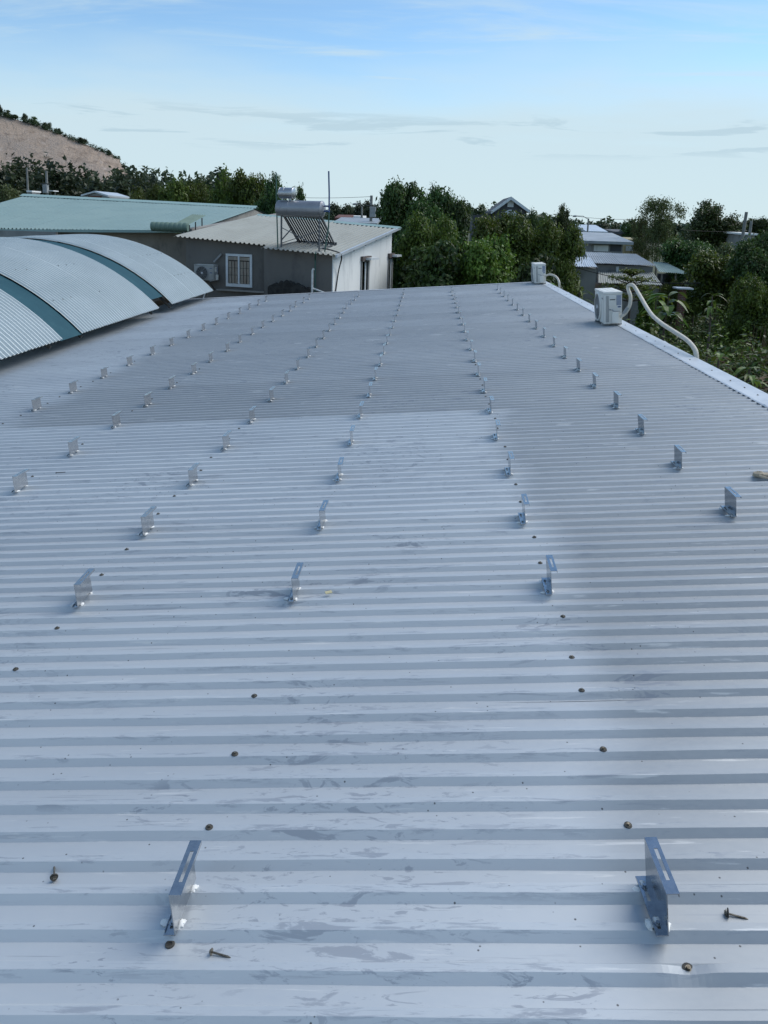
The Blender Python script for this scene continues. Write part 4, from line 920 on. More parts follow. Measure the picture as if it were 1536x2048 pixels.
m = MB(); m.box((a.x - .05, 57.9, a.z - .115), (b.x + .05, 59.3, a.z)); m.build('roof', MT['whiteplaster'], wbx, world=True)
wbx = thing('white_shelter', 'thin white roofed shelter right of the transformer pole', 'shelter', at(101, 400, 70))
a, b = at(96, 380.5, 70), at(107, 382, 70); m = MB(); m.box((a.x, 70, a.z - .08), (b.x, 71, a.z)); m.build('roof', MT['whiteplaster'], wbx, world=True)
for xx in (a.x + .06, b.x - .06):
    m = MB(); m.cyl((xx, 70.4, 0), (xx, 70.4, a.z - .085), .04, n=8); m.build('post', MT['pole'], wbx, world=True)

# ------------------------------------------------------------------ poles, wires, fence
def utility_pole(label, px, py, Y, r0=.12, box=None, arm=None, lean=0.0, name='utility_pole'):
    top = at(px, py, Y); t = thing(name, label, 'pole', (top.x + lean, top.y, 0))
    MB().cyl((top.x + lean, top.y, 0), top, r0 * 1.3, r0, n=10).build('post', MT['pole'], t, True, world=True)
    if box:
        c = at(px + box[0], box[1], Y); m = MB(); m.box((c.x - .20, c.y - .30, c.z - .36), (c.x + .20, c.y + .1, c.z + .36)); m.build('transformer', MT['acgrey'], t, bevel=.04, world=True)
        m = MB(); m.box((c.x - .45, c.y - .1, c.z + .40), (c.x + .4, c.y + .05, c.z + .48)); m.build('crossarm', MT['darksteel'], t, world=True)
    if arm:
        m = MB(); m.tube([top + Vector((0, 0, -.1)), top + Vector((arm * .5, 0, .25)), top + Vector((arm, 0, .25))], .04, 6); m.build('lamp_arm', MT['pole'], t, world=True)
        m = MB(); m.lathe(top + Vector((arm, 0, .25)), (1 if arm > 0 else -1, 0, -.1), [(0, .06), (.2, .12), (.5, .08)], 10); m.build('lamp_head', MT['acgrey'], t, world=True)
    return t
utility_pole('concrete pole with transformer above the turquoise ridge at the far left', 92.5, 342, 70, .10, (0, 378))
utility_pole('thin bare pole left of the transformer pole', 53.5, 336, 80, .09)
utility_pole('utility pole with grey transformer beside the big dark tree', 743, 391, 58, .10, (3, 424))
utility_pole('short pale lamp post left of the big dark tree', 724, 413, 85, .10, None, -.5)
utility_pole('dark leaning concrete pole between the right hand trees', 1493, 424, 62, .11, None, None, -.35)
utility_pole('thin street lamp pole among the far trees on the right', 1177, 437, 95, .09, None, -1.3, 0, 'street_lamp')
utility_pole('thin grey pole just right of the dark leaning pole', 1503, 442, 66, .10, None, None, -.2)
def cable(label, a, b, sag, r=.012, name='overhead_cable'):
    pts = [a.lerp(b, i / 14) - Vector((0, 0, sag * 4 * (i / 14) * (1 - i / 14))) for i in range(15)]
    o = part(name, MB().tube(pts, r, 5).mesh(name, MT['wire']), None); tag(o, label, 'cable'); return o
cable('thin overhead wire from the dark tree towards the solar heater', at(500, 388, 70), at(745, 393, 58), .2, .014)
cable('dark cable hanging across the front of the tin roofed house', at(1140, 531, 36), at(1400, 566, 33), .25, .016)
cable('thin overhead wire above the far trees on the right', at(1130, 429, 100), at(1300, 437, 100), .3, .02)
cable('faint overhead wire crossing the dark round tree on the right', at(1360, 459, 60), at(1495, 461, 62), .1, .012)
bp_ = thing('brick_pillar', 'red brick pillar with concrete cap in the weeds on the right', 'pillar', at(1367, 640, 36))
a, b = at(1361, 578, 36), at(1373, 578, 36); m = MB()
for i in range(22):
    zt_ = a.z - .005 - i * .082
    if zt_ < .1: break
    mm = MB(); w_ = b.x - a.x; o_ = w_ * (.5 if i % 2 else .35)
    mm.box((a.x, 36, zt_ - .07), (a.x + o_ - .008, 36.3, zt_)); mm.build('brick', MT['brick'], bp_, world=True)
    mm = MB(); mm.box((a.x + o_ + .008, 36, zt_ - .07), (b.x, 36.3, zt_)); mm.build('brick', MT['brick'], bp_, world=True)
MB().box((a.x + .01, 36.01, 0), (b.x - .01, 36.29, a.z - .008)).build('mortar_core', MT['greywall'], bp_, world=True)
m = MB(); a2 = at(1352, 573, 36); m.box((a2.x, 35.8, a.z), (b.x + .25, 36.5, a.z + .06)); m.build('cap', MT['tinlight'], bp_, world=True)
fn = thing('wire_fence', 'pale post and rail fence in the weeds right of the brick pillar', 'fence', at(1390, 640, 46))
ps = [(1376, 590), (1388, 592), (1402, 594), (1432, 597)]
for px, py in ps:
    a = at(px, py, 46); m = MB(); m.cyl((a.x, a.y, 0), (a.x, a.y, a.z), .025, n=8); m.build('post', MT['pole'], fn, world=True)
for i in range(len(ps) - 1):
    m = MB(); m.cyl(at(*ps[i], 46) - Vector((0, 0, .05)), at(*ps[i + 1], 46) - Vector((0, 0, .05)), .03, n=6); m.build('rail', MT['pole'], fn, world=True)

# ------------------------------------------------------------------ foliage
def leaves_mesh(name, mat, C, Nrm, S, tint, asp=0.5, seed=0, extra_mats=None, midx=None):
    """C centres, Nrm preferred normals, S lengths: folded diamond leaves"""
    r = np.random.default_rng(seed); n = len(C)
    d = r.normal(size=(n, 3)); d -= (d * Nrm).sum(1)[:, None] * Nrm; d /= np.linalg.norm(d, axis=1)[:, None] + 1e-9
    w = np.cross(Nrm, d); Lh = S[:, None] * .5
    droop = Nrm * (S[:, None] * r.uniform(-.05, .22, (n, 1)))
    V = np.empty((n, 4, 3)); V[:, 0] = C - d * Lh; V[:, 1] = C + w * Lh * asp + droop * .6 - d * Lh * .1; V[:, 2] = C + d * Lh - droop; V[:, 3] = C - w * Lh * asp + droop * .6 - d * Lh * .1
    V = V.reshape(-1, 3)
    idx = np.arange(n) * 4
    F = np.stack([idx, idx + 1, idx + 2, idx, idx + 2, idx + 3], 1).reshape(-1)
    me = bpy.data.meshes.new(name); me.vertices.add(n * 4); me.vertices.foreach_set('co', V.astype(np.float32).ravel())
    me.loops.add(n * 6); me.loops.foreach_set('vertex_index', F.astype(np.int32)); me.polygons.add(n * 2)
    me.polygons.foreach_set('loop_start', (np.arange(n * 2) * 3).astype(np.int32)); me.polygons.foreach_set('loop_total', np.full(n * 2, 3, np.int32))
    me.materials.append(mat)
    if extra_mats is not None:
        for m_ in extra_mats: me.materials.append(m_)
        me.polygons.foreach_set('material_index', np.repeat(midx, 2).astype(np.int32))
    a = me.attributes.new('tint', 'FLOAT', 'POINT'); a.data.foreach_set('value', np.repeat(tint, 4).astype(np.float32))
    me.update(); me.validate(); return me
def unit(a): return a / (np.linalg.norm(a, axis=1)[:, None] + 1e-9)
def crown_points(seed, lobes, n_clump, per, spread, shell=.55, updir=.6):
    r = np.random.default_rng(seed); L_ = np.array(lobes)
    vol = L_[:, 3] ** 2 * L_[:, 4]; li = r.choice(len(L_), n_clump, p=vol / vol.sum())
    dr = unit(r.normal(size=(n_clump, 3))); dr[:, 2] = np.where(dr[:, 2] < -.5, -dr[:, 2], dr[:, 2])
    rad = r.uniform(shell, 1.06, n_clump)
    cc = L_[li, :3] + dr * rad[:, None] * np.stack([L_[li, 3], L_[li, 3], L_[li, 4]], 1)
    ct = np.clip(r.normal(.45, .27, n_clump), 0, 1)
    k = r.poisson(per, n_clump).clip(3); ci = np.repeat(np.arange(n_clump), k); n = len(ci)
    C = cc[ci] + r.normal(size=(n, 3)) * spread * np.array([1, 1, .75])
    nr = unit(unit(C - cc[ci] + dr[ci] * .5 * spread) * .7 + np.array([0, 0, updir]) + r.normal(size=(n, 3)) * .45)
    tint = np.clip(ct[ci] + r.normal(0, .17, n), 0, 1)
    return C, nr, tint, cc
def lobes_round(seed, n, rx, rz, z0, rl):
    r = random.Random(seed); out = [(0, 0, z0, rx * .6, rz * .62)]
    for i in range(n):
        a = r.uniform(0, 6.28); v = r.uniform(-.65, .95); q = math.sqrt(max(0, 1 - v * v * .8)) * r.uniform(.45, .8)
        s = r.uniform(.7, 1.25) * rl; out.append((math.cos(a) * q * rx, math.sin(a) * q * rx, z0 + v * rz * .72, s, s * r.uniform(.7, 1.0)))
    return out
def trunk_mesh(name, seed, h, r0, lobes, mat, limbs=7):
    r = random.Random(seed); m = MB(); top = Vector((r.uniform(-.3, .3), r.uniform(-.3, .3), h))
    pts = [Vector((0, 0, -.2)), Vector((r.uniform(-.1, .1), r.uniform(-.1, .1), h * .3)), Vector((top.x * .6, top.y * .6, h * .65)), top]
    m.tube(pts, [r0 * 1.25, r0, r0 * .75, r0 * .4], 8)
    for i in range(limbs):
        l = lobes[1 + i % (len(lobes) - 1)]; t = r.uniform(.45, .95); a = pts[1].lerp(pts[3], t); b = Vector(l[:3])
        mid = a.lerp(b, .5) + Vector((r.uniform(-.2, .2), r.uniform(-.2, .2), r.uniform(-.1, .35)))
        m.tube([a, mid, b], [r0 * .45, r0 * .3, r0 * .1], 6)
        for q in range(2):
            e = b + Vector((r.uniform(-1, 1), r.uniform(-1, 1), r.uniform(.2, 1.2))); m.tube([mid.lerp(b, .5), e], [r0 * .2, r0 * .05], 5)
    return m.mesh(name, mat, True)
KIND = {}
def make_kind(key, seed, mat, lobes, n_clump, per, spread, leaf, trunk_h, r0, bark='bark', asp=.5, shell=.55, up=.6):
    C, nr, ti, cc = crown_points(seed, lobes, n_clump, per, spread, shell, up)
    r = np.random.default_rng(seed + 9); S = leaf * r.uniform(.7, 1.35, len(C))
    KIND[key] = (trunk_mesh('trunk', seed, trunk_h, r0, lobes, MT[bark]), leaves_mesh('crown', MT[mat], C, nr, S, ti, asp, seed))
# nominal tree: 10 m tall, about 8 m wide
make_kind('dense', 11, 'leafdark', lobes_round(1, 15, 3.6, 3.6, 6.2, 1.45), 520, 30, .34, .34, 6.0, .22)
make_kind('dense2', 12, 'leafdark', lobes_round(2, 18, 3.7, 3.5, 6.2, 1.25), 560, 28, .32, .36, 6.0, .22)
make_kind('broad', 13, 'leafgreen', lobes_round(3, 16, 3.7, 3.7, 6.1, 1.4), 560, 30, .36, .36, 6.0, .22, 'bark', .55)
make_kind('broad2', 14, 'leafgreen', lobes_round(4, 20, 3.8, 3.8, 6.0, 1.2), 600, 28, .34, .33, 6.0, .22, 'bark', .45)
make_kind('glossy', 23, 'leafdark', lobes_round(12, 18, 3.8, 3.8, 6.0, 1.2), 420, 20, .42, .52, 6.0, .2, 'bark', .6, .5, .5)
make_kind('pointed', 15, 'leafgreen', [(0, 0, 5, 1.9, 2.6), (0, 0, 8.6, .8, 1.4), (.9, .3, 6.6, 1.3, 1.5), (-1, .2, 6.2, 1.3, 1.6), (.2, -1, 5.4, 1.6, 1.6), (-.2, 1.2, 4.6, 1.7, 1.7), (1.5, -.4, 4.2, 1.5, 1.5), (-1.6, -.5, 4.0, 1.5, 1.5), (.3, .4, 7.6, 1.0, 1.2)], 420, 30, .34, .34, 7, .2)
make_kind('airy', 16, 'leafolive', lobes_round(5, 22, 3.3, 4.2, 6.0, .85), 430, 22, .26, .24, 7.6, .16, 'palebark', .34, .2, .2)
make_kind('far', 17, 'leaffar', lobes_round(6, 12, 3.6, 3.2, 6.4, 1.4), 240, 22, .42, .55, 6, .22)
make_kind('far2', 18, 'leaffar', lobes_round(7, 14, 3.0, 3.9, 6.2, 1.0), 220, 20, .36, .5, 7, .2, 'palebark')
make_kind('sparse', 19, 'leafdark', lobes_round(8, 14, 3.2, 3.8, 6.1, .95), 240, 22, .30, .32, 7.2, .18, 'bark', .5, .3)
make_kind('olive', 20, 'leafolive', lobes_round(9, 16, 3.6, 3.5, 6.1, 1.25), 480, 28, .34, .33, 6, .2)
NT = [0]
def tree(label, px, ptop, hw, Y, kind, cat='tree', name='tree', group=None, zbase=0.0):
    top = at(px, ptop, Y); t = thing(name, label, cat, (top.x, Y, zbase), (0, 0, 0), group)
    NT[0] += 1; rr = random.Random(NT[0] * 13)
    t.rotation_euler = (0, 0, rr.uniform(0, 6.28)); w = hw / FOC * Y / 3.95; h = (top.z - zbase) / 10.2
    t.scale = (w, w, h); tm, cm = KIND[kind]; part('trunk', tm, t); part('crown', cm, t); return t
TREES = [
 ('olive green tree at the far left edge over the turquoise roof', 12, 352, 42, 66, 'olive'),
 ('rounded tree just right of the rusty shed', 292, 362, 42, 64, 'broad2'),
 ('low round tree behind the middle of the turquoise roof', 345, 356, 42, 62, 'broad'),
 ('bushy tree left of the pointed tree', 398, 350, 44, 63, 'broad2'),
 ('tall pointed bright green tree behind the turquoise roof', 447, 322, 46, 60, 'pointed'),
 ('bushy tree right of the pointed tree', 497, 338, 42, 60, 'broad'),
 ('dark tree just left of the solar tank', 545, 345, 36, 54, 'dense'),
 ('dark sparse tree behind the small steel tank', 597, 350, 33, 46, 'sparse'),
 ('greyish far tree between the solar heater and the dark tree', 684, 396, 28, 130, 'far'),
 ('taller greyish far tree left of the utility pole', 722, 388, 27, 128, 'far2'),
 ('small far tree behind the utility pole', 748, 398, 22, 120, 'far'),
 ('big dark tree with the tallest crown right of the utility pole', 806, 347, 58, 46, 'dense2'),
 ('dark tree with thin top sprigs behind the bright green tree', 882, 350, 48, 45, 'sparse'),
 ('dense dark tree filling the middle of the dark clump', 872, 372, 62, 44, 'dense'),
 ('dark lower tree at the right side of the dark clump', 915, 385, 42, 44, 'dense2'),
 ('glossy broad leaved tree beside the white wall', 812, 452, 46, 36, 'glossy'),
 ('broad green tree in front of the dark clump', 862, 412, 62, 35, 'broad2'),
 ('low leafy tree behind the far roof edge', 880, 465, 75, 32, 'glossy'),
 ('round green tree in front of the gabled house', 1000, 420, 60, 38, 'broad'),
 ('round green tree with thin sprigs on top', 1076, 402, 36, 41, 'sparse'),
 ('wide bright green tree behind the far outdoor unit', 1070, 418, 68, 37, 'broad2'),
 ('low green tree left of the far outdoor unit', 985, 468, 68, 32, 'broad'),
 ('green tree hanging over the block shed', 1132, 448, 44, 36, 'broad'),
 ('low dark tree behind the far corner outdoor unit', 1075, 490, 60, 30, 'glossy'),
 ('narrow dark tree behind the wide bright green tree', 1131, 407, 26, 58, 'dense'),
 ('small far tree right of the street lamp', 1225, 438, 36, 120, 'far'),
 ('low far tree beside the ochre house', 1258, 441, 22, 110, 'dense'),
 ('tall airy olive tree with pale branches on the right', 1328, 366, 60, 62, 'airy'),
 ('narrow airy olive tree left of the tall airy one', 1285, 410, 24, 64, 'airy'),
 ('dark round crowned tree right of the tall airy tree', 1432, 399, 56, 76, 'dense'),
 ('shadowy tree right of the open shed', 1382, 470, 62, 46, 'dense2'),
 ('olive green bush tree below the dark leaning pole', 1448, 466, 48, 42, 'olive'),
 ('far tree right of the dark leaning pole', 1520, 428, 32, 80, 'dense2'),
 ('big shadowy tree at the right edge', 1530, 455, 60, 36, 'dense'),
 ('dark broad tree in the middle of the right hand thicket', 1430, 500, 66, 38, 'broad'),
 ('leafy tree low at the right edge above the weeds', 1520, 540, 58, 29, 'broad2'),
 ('small bush tree before the lower wall of the tin house', 1212, 566, 20, 33, 'broad2'),
 ('low bush right of the small layered tree', 1298, 572, 24, 32, 'broad'),
 ('leafy bush under the green grey shed roof', 1345, 552, 24, 38, 'broad2'),
 ('dark bush tree behind the brick pillar', 1395, 540, 44, 42, 'dense'),
]
for a in TREES: tree(*a)

# forest belt below the quarry and along the horizon
def wood(name, label, spots, seed, mat, leaf, per_tree):
    r = np.random.default_rng(seed); Cs, Ns, Ts = [], [], []
    for (px, pt, hw, Y) in spots:
        top = at(px, pt, Y); w = hw / FOC * Y; h = top.z; n = per_tree
        k = 26; cc = unit(r.normal(size=(k, 3))) * r.uniform(.35, 1, (k, 1)); cc = cc * np.array([w, w, h * .42]) + np.array([top.x, Y, h * .57]); cc[:, 2] = np.clip(cc[:, 2], .5, h)
        ci = r.integers(0, k, n); C = cc[ci] + r.normal(size=(n, 3)) * np.array([w * .22, w * .22, h * .06])
        Cs.append(C); Ns.append(unit(np.array([0, -.3, .6]) + r.normal(size=(n, 3)) * .6)); ct = np.clip(r.normal(.4, .2, k), 0, 1); base = r.uniform(-.2, .2)
        Ts.append(np.clip(ct[ci] + base + r.normal(0, .12, n), 0, 1))
    C = np.concatenate(Cs); me = leaves_mesh(name, MT[mat], C, np.concatenate(Ns), leaf * r.uniform(.6, 1.4, len(C)), np.concatenate(Ts), .55, seed)
    o = part(name, me, None); tag(o, label, cat=None, kind='stuff'); return o
r2 = random.Random(21); sp_ = []
for i in range(30):
    px = -30 + i * 12 + r2.uniform(-5, 5); prof = np.interp(px, [-30, 60, 85, 150, 200, 240, 330], [320, 314, 310, 330, 335, 340, 352]); sp_.append((px, prof + r2.uniform(-4, 10), r2.uniform(16, 26), r2.uniform(125, 165)))
wood('forest_belt', 'dark belt of wood below the quarry hill', sp_, 5, 'leaffar', .95, 620)
sp_ = []
for i in range(34):
    px = 230 + i * 10 + r2.uniform(-4, 4); sp_.append((px, np.interp(px, [230, 300, 350, 420, 470, 560], [338, 336, 350, 334, 345, 372]) + r2.uniform(-3, 9), r2.uniform(12, 20), r2.uniform(190, 230)))
for i in range(60):
    px = 620 + i * 16 + r2.uniform(-6, 6); sp_.append((px, np.interp(px, [620, 950, 1000, 1160, 1300, 1560], [415, 407, 408, 440, 444, 440]) + r2.uniform(-4, 6), r2.uniform(14, 24), r2.uniform(200, 300)))
wood('distant_wood', 'hazy line of far woods along the horizon', sp_, 6, 'leaffar', 1.3, 420)

# ------------------------------------------------------------------ quarry hill
def hnoise(x, y, s=1.0):
    return (math.sin(x * .11 * s + 1.3 * math.sin(y * .07 * s)) + .6 * math.sin(x * .23 * s + y * .19 * s + 2) + .4 * math.sin(x * .51 * s - y * .43 * s) + .25 * math.sin(x * 1.1 * s + y * .9 * s))
def ridge_z(px): return np.interp(px, [-260, -140, -60, 0, 20, 60, 110, 160, 205, 232, 250, 285], [150, 178, 208, 226, 232, 243, 262, 282, 300, 316, 333, 372])
Yh, YR = 420, 540; hm = MB(); vs = []; nx, ny = 150, 46; r2 = random.Random(4)
jit = [[r2.uniform(-1, 1) for _ in range(nx + 1)] for _ in range(ny + 1)]
for j in range(ny + 1):
    v = j / ny
    for i in range(nx + 1):
        px = -260 + 545 * i / nx
        top = at(px, float(ridge_z(px)), YR)
        up = min(1, v / .8)
        face = up ** 1.15 if v <= .8 else 1 - (v - .8) / .2 * .5
        z = top.z * face
        yy = Yh + (YR - Yh) * v / .8 + (0 if v <= .8 else (v - .8) * 300)
        gully = hnoise(px * 1.0, z * .6) * 1.5 + 1.0 * math.sin(px * .32 + 2.5 * math.sin(z * .22)) + 1.2 * math.sin(px * .61 + z * .9) + jit[j][i] * 1.5
        terr = 2.0 * math.sin(z * .55 + px * .02)
        edge = min(1, up * 3) * (1 if v <= .78 else .15)
        xs = top.x * (yy / YR)
        vs.append((xs, yy + (gully + terr) * .9 * edge, max(-2, z + (gully * .42 + terr * .5) * edge)))
hm.add(vs, [(j * (nx + 1) + i, j * (nx + 1) + i + 1, (j + 1) * (nx + 1) + i + 1, (j + 1) * (nx + 1) + i) for j in range(ny) for i in range(nx)])
mq, tq, bq = new_mat('quarry rock')
pos = tn(tq, 'ShaderNodeNewGeometry').outputs['Position']
cq = tmix(tq, tramp(tq, tnoise(tq, pos, .06, (1, 1, .7), (0, 0, 0), 6, .6), .35, .65), (0.37, 0.285, 0.22), (0.32, 0.26, 0.215))
cq = tmix(tq, tmath(tq, 'MULTIPLY', tramp(tq, tnoise(tq, pos, .22, (1, 1, .35), (3, 1, 0), 6, .65), .55, .72), .6), cq, (0.52, 0.44, 0.39))
cq = tmix(tq, tmath(tq, 'MULTIPLY', tramp(tq, tnoise(tq, pos, .12, (1, 1, 1.5), (9, 2, 5), 5, .6),   .50, .68), .75), cq, (0.20, 0.15, 0.115))
tq.links.new(cq, bq.inputs['Base Color']); bq.inputs['Roughness'].default_value = .95
bpq = tn(tq, 'ShaderNodeBump'); bpq.inputs['Strength'].default_value = .8; bpq.inputs['Distance'].default_value = 2.0
tq.links.new(tnoise(tq, pos, .35, (1, 1, .6), (1, 1, 1), 7, .7), bpq.inputs['Height']); tq.links.new(bpq.outputs[0], bq.inputs['Normal'])
hob = hm.build('quarry_hill', mq); tag(hob, 'pinkish quarried rock hill at the left horizon', kind='structure')
HT = [('tall tree at the left end of the quarry ridge', -4, 198, 9), ('low bushy tree at the left end of the quarry ridge', 14, 217, 12), ('round bush near the left of the quarry ridge', 30, 227, 8),
      ('slim forked tree on the quarry ridge', 49, 222, 7), ('widest tree clump on the quarry ridge', 68, 230, 13), ('loose tree right of the widest ridge clump', 94, 241, 8),
      ('spreading tree midway down the quarry ridge', 113, 254, 9), ('small bush midway down the quarry ridge', 131, 268, 6), ('dark bush on the lower quarry ridge', 162, 273, 10),
      ('small tree low on the quarry ridge', 218, 297, 7), ('dark tree above the right quarry edge', 236, 310, 7), ('last dark bush at the right foot of the quarry ridge', 250, 330, 8)]
for i, (lab, px, py, hw) in enumerate(HT):
    zr = at(px, float(ridge_z(px)), 538).z; zt_ = at(px, py, 538).z; zb = zr - (zt_ - zr) * 1.25 - 1.0
    tree(lab, px, py, hw * 1.15, 538, ('far2', 'sparse', 'far')[i % 3], group='trees along the quarry ridge', zbase=zb)

r = np.random.default_rng(31); Cs = []; Ts = []
for q in range(150):
    px = r.uniform(-150, 262); w = r.uniform(.6, 1.7); p = at(px, float(ridge_z(px)) + r.uniform(-1, 2.5), 537 + r.uniform(-2, 3)); n = int(40 * w)
    Cs.append(np.array(p) + r.normal(size=(n, 3)) * np.array([w, w, w * .5])); Ts.append(np.clip(r.normal(.3, .2, n), 0, 1))
C = np.concatenate(Cs); n = len(C)
o = part('ridge_scrub', leaves_mesh('ridge_scrub', MT['leaffar'], C, unit(np.array([0, -.4, .7]) + r.normal(size=(n, 3)) * .5), r.uniform(.5, 1.1, n), np.concatenate(Ts), .6, 2), None)
tag(o, 'low dark scrub along the top of the quarry hill', kind='stuff')

# ------------------------------------------------------------------ undergrowth right of the roof
r = np.random.default_rng(77); Cs, Ns, Ss, Ts, Ms = [], [], [], [], []
cnt = 0
while cnt < 3700:
    outer = cnt >= 2300
    X = r.uniform(3.9, 44) if outer else r.uniform(3.9, 24); Y = r.uniform(-3, 75) if outer else r.uniform(6, 50)
    inside = X < 24 and 6 < Y < 50 and X / max(Y, 1) <= .62
    if inside == outer: continue
    if X > 7.2 and X < 13.6 and 36.5 < Y < 52: continue
    hh = (0.5 + 1.9 * r.random() ** 1.5) * (1.0 + .5 * math.sin(X * .7 + Y * .33)); hh = min(hh, 3.4)
    kind = r.choice(4, p=[.50, .22, .25, .03]); n = int(52 + 30 * hh); w = .35 + .35 * hh * r.random()
    dd = unit(r.normal(size=(n, 3))); dd[:, 2] = np.abs(dd[:, 2])
    C = np.array([X, Y, hh * .25]) + dd * r.uniform(.35, 1, (n, 1)) * np.array([w, w, hh * .75])
    Cs.append(C); Ns.append(unit(dd * .5 + np.array([0, 0, .7]) + r.normal(size=(n, 3)) * .4)); Ss.append(np.full(n, (.15, .20, .26, .34)[kind]) * r.uniform(.6, 1.3, n))
    Ts.append(np.clip(r.normal(.35 + .25 * r.random(), .2, n), 0, 1)); Ms.append(np.full(n, kind)); cnt += 1
C = np.concatenate(Cs)
me = leaves_mesh('undergrowth', MT['leafgreen'], C, np.concatenate(Ns), np.concatenate(Ss), np.concatenate(Ts), .42, 3, [MT['leafolive'], MT['leafdark'], MT['dry']], np.concatenate(Ms))
o = part('undergrowth', me, None); tag(o, 'tangled weeds and scrub covering the ground right of the roof', kind='stuff')
# tall grass blades
n = 26000; X = r.uniform(3.9, 22, n); Y = r.uniform(7, 46, n); k_ = (X / Y < .6) & ~((X > 7.2) & (X < 13.2) & (Y > 36.5)); X, Y = X[k_], Y[k_]; n = len(X)
hgt = r.uniform(.4, 1.5, n); C = np.stack([X, Y, hgt * .5], 1); lean = r.normal(size=(n, 2)) * .25
V = np.empty((n, 3, 3)); an = r.uniform(0, 6.28, n); wv = np.stack([np.cos(an), np.sin(an)], 1) * .02
V[:, 0, :2] = np.stack([X, Y], 1) - wv; V[:, 1, :2] = np.stack([X, Y], 1) + wv; V[:, 2, :2] = np.stack([X, Y], 1) + lean * hgt[:, None]; V[:, 0, 2] = V[:, 1, 2] = 0; V[:, 2, 2] = hgt
me = bpy.data.meshes.new('grass'); me.from_pydata(V.reshape(-1, 3).tolist(), [], np.arange(n * 3).reshape(-1, 3).tolist()); me.materials.append(MT['leafolive'])
a = me.attributes.new('tint', 'FLOAT', 'POINT'); a.data.foreach_set('value', np.repeat(r.random(n), 3).astype(np.float32))
tag(part('grass', me, None), 'tall grass growing among the weeds right of the roof', kind='stuff')

# plants one can tell apart
def leaf_blade(m, base, d, up, ln, wd, droop, n=5):
    d, up = Vector(d).normalized(), Vector(up); side = d.cross(up).normalized(); vs = []
    for i in range(n + 1):
        t = i / n; w = wd * math.sin(math.pi * min(.98, t * .93 + .05)) ** .8; p = Vector(base) + d * ln * t + up * (ln * (.25 * t - droop * t * t))
        vs += [p - side * w + up * w * .25, p, p + side * w + up * w * .25]
    m.add(vs, [(i * 3 + q, i * 3 + q + 1, (i + 1) * 3 + q + 1, (i + 1) * 3 + q) for i in range(n) for q in range(2)])
def tint_all(me, lo=.3, hi=.9, seed=0):
    rr = np.random.default_rng(seed); a = me.attributes.new('tint', 'FLOAT', 'POINT'); a.data.foreach_set('value', rr.uniform(lo, hi, len(me.vertices)).astype(np.float32)); return me
def big_leaf_plant(label, px, py, Y, ht, nleaf, ln, wd, seed, mat='leafbanana', name='broad_leaf_plant'):
    p = at(px, py, Y); t = thing(name, label, 'plant', (p.x, p.y, 0)); rr = random.Random(seed); top = p.z
    MB().tube([(0, 0, 0), (rr.uniform(-.1, .1), 0, top * .6), (0, 0, top)], [.05, .04, .02], 6).build('stem', MT['bark'], t, True)
    for i in range(nleaf):
        a = i * 2.4 + rr.uniform(-.3, .3); z = top - rr.random() * ht; e = rr.uniform(-.1, .5); m = MB()
        leaf_blade(m, (0, 0, z), (math.cos(a), math.sin(a), e), (0, 0, 1), ln * rr.uniform(.7, 1.2), wd * rr.uniform(.8, 1.2), rr.uniform(.5, .95))
        me = m.mesh('leaf', MT[mat]); tint_all(me, .25, .95, seed * 50 + i); part('leaf', me, t)
    return t
big_leaf_plant('plant with big drooping light green leaves behind the pipe loop', 1338, 590, 27, .9, 12, .85, .15, 1)
big_leaf_plant('tall broad leaved plant left of the big drooping leaves', 1312, 585, 29, 1.3, 12, .7, .11, 2, 'leafgreen')
big_leaf_plant('yellow green leafy plant just beyond the flashing', 1440, 706, 17, .8, 16, .38, .055, 3, 'leafyellow')
big_leaf_plant('low yellow green plant right of the flashing plant', 1500, 735, 16, .9, 18, .40, .055, 4, 'leafyellow')
big_leaf_plant('light green shrub with narrow leaves in the weeds on the right', 1425, 590, 28, 1.4, 22, .5, .06, 5, 'leafyellow')
big_leaf_plant('spiky long leaved plant below the block shed', 1160, 560, 30, .8, 16, .9, .035, 6, 'leafgreen')
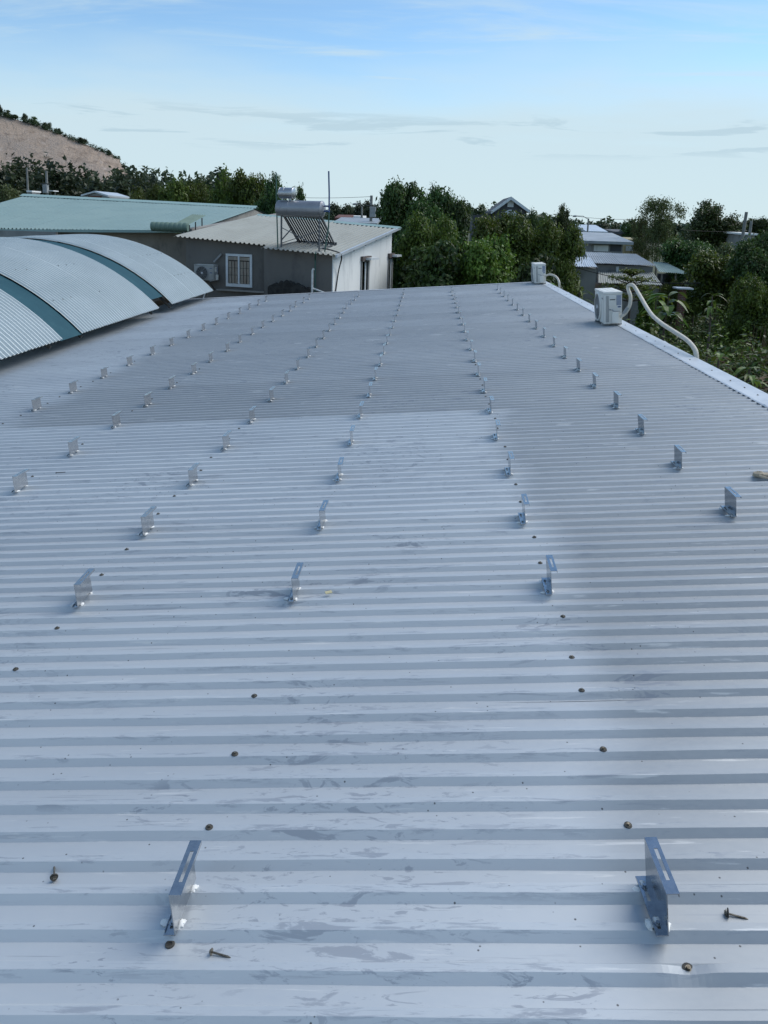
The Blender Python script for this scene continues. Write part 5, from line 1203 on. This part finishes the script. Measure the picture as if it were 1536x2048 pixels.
big_leaf_plant('small light green plant beside the far corner unit', 1100, 560, 27, .9, 18, .42, .06, 7, 'leafgreen')
# layered small tree in front of the tin house
lt = thing('layered_tree', 'small tree with flat layered branches before the tin roofed house', 'tree', (at(1262, 560, 30).x, 30, 0))
top = at(1262, 545, 30).z; rr = random.Random(8)
trk = MB(); trk.tube([(0, 0, 0), (.05, 0, top * .5), (0, 0, top)], [.07, .05, .02], 6); Cl, Nl = [], []
rn = np.random.default_rng(8)
for z, rad in ((top - .05, .3), (top - .32, .75), (top - .62, 1.0), (top - .95, 1.05)):
    for i in range(7):
        a = i * .9 + z * 3; e = Vector((math.cos(a) * rad, math.sin(a) * rad, z + .12)); trk.tube([(0, 0, z - .1), (e.x * .5, e.y * .5, z - .02), e], [.025, .018, .006], 5)
        n = 55; q = rn.random(n) ** .6; c = np.array([[e.x * u_, e.y * u_, z + .10 * u_ + .03] for u_ in q]) + rn.normal(size=(n, 3)) * np.array([.10, .10, .035]); Cl.append(c)
trk.build('trunk', MT['bark'], lt, True); C = np.concatenate(Cl); n = len(C)
part('crown', leaves_mesh('crown', MT['leafgreen'], C, unit(np.array([0, 0, 1.0]) + rn.normal(size=(n, 3)) * .35), rn.uniform(.09, .17, n), rn.uniform(.35, 1, n), .5, 4), lt)
# dry stalks at the right edge
ds = thing('dry_stalks', 'clump of dry brown stalks in the weeds at the right edge', 'plant', (at(1515, 680, 24).x, 24, 0))
m = MB(); rr = random.Random(15); ztop = at(1515, 650, 24).z
for i in range(60):
    a = rr.uniform(0, 6.28); l_ = rr.uniform(.6, 1) * ztop; sp2 = rr.uniform(.1, .5); bx_, by_ = rr.uniform(-.4, .4), rr.uniform(-.4, .4)
    m.tube([(bx_, by_, 0), (bx_ + math.cos(a) * sp2 * .4, by_ + math.sin(a) * sp2 * .4, l_ * .6), (bx_ + math.cos(a) * sp2, by_ + math.sin(a) * sp2, l_)], [.012, .009, .004], 4)
me = m.mesh('stalk_clump', MT['dry']); tint_all(me, .2, .9, 3); part('stalk_clump', me, ds)
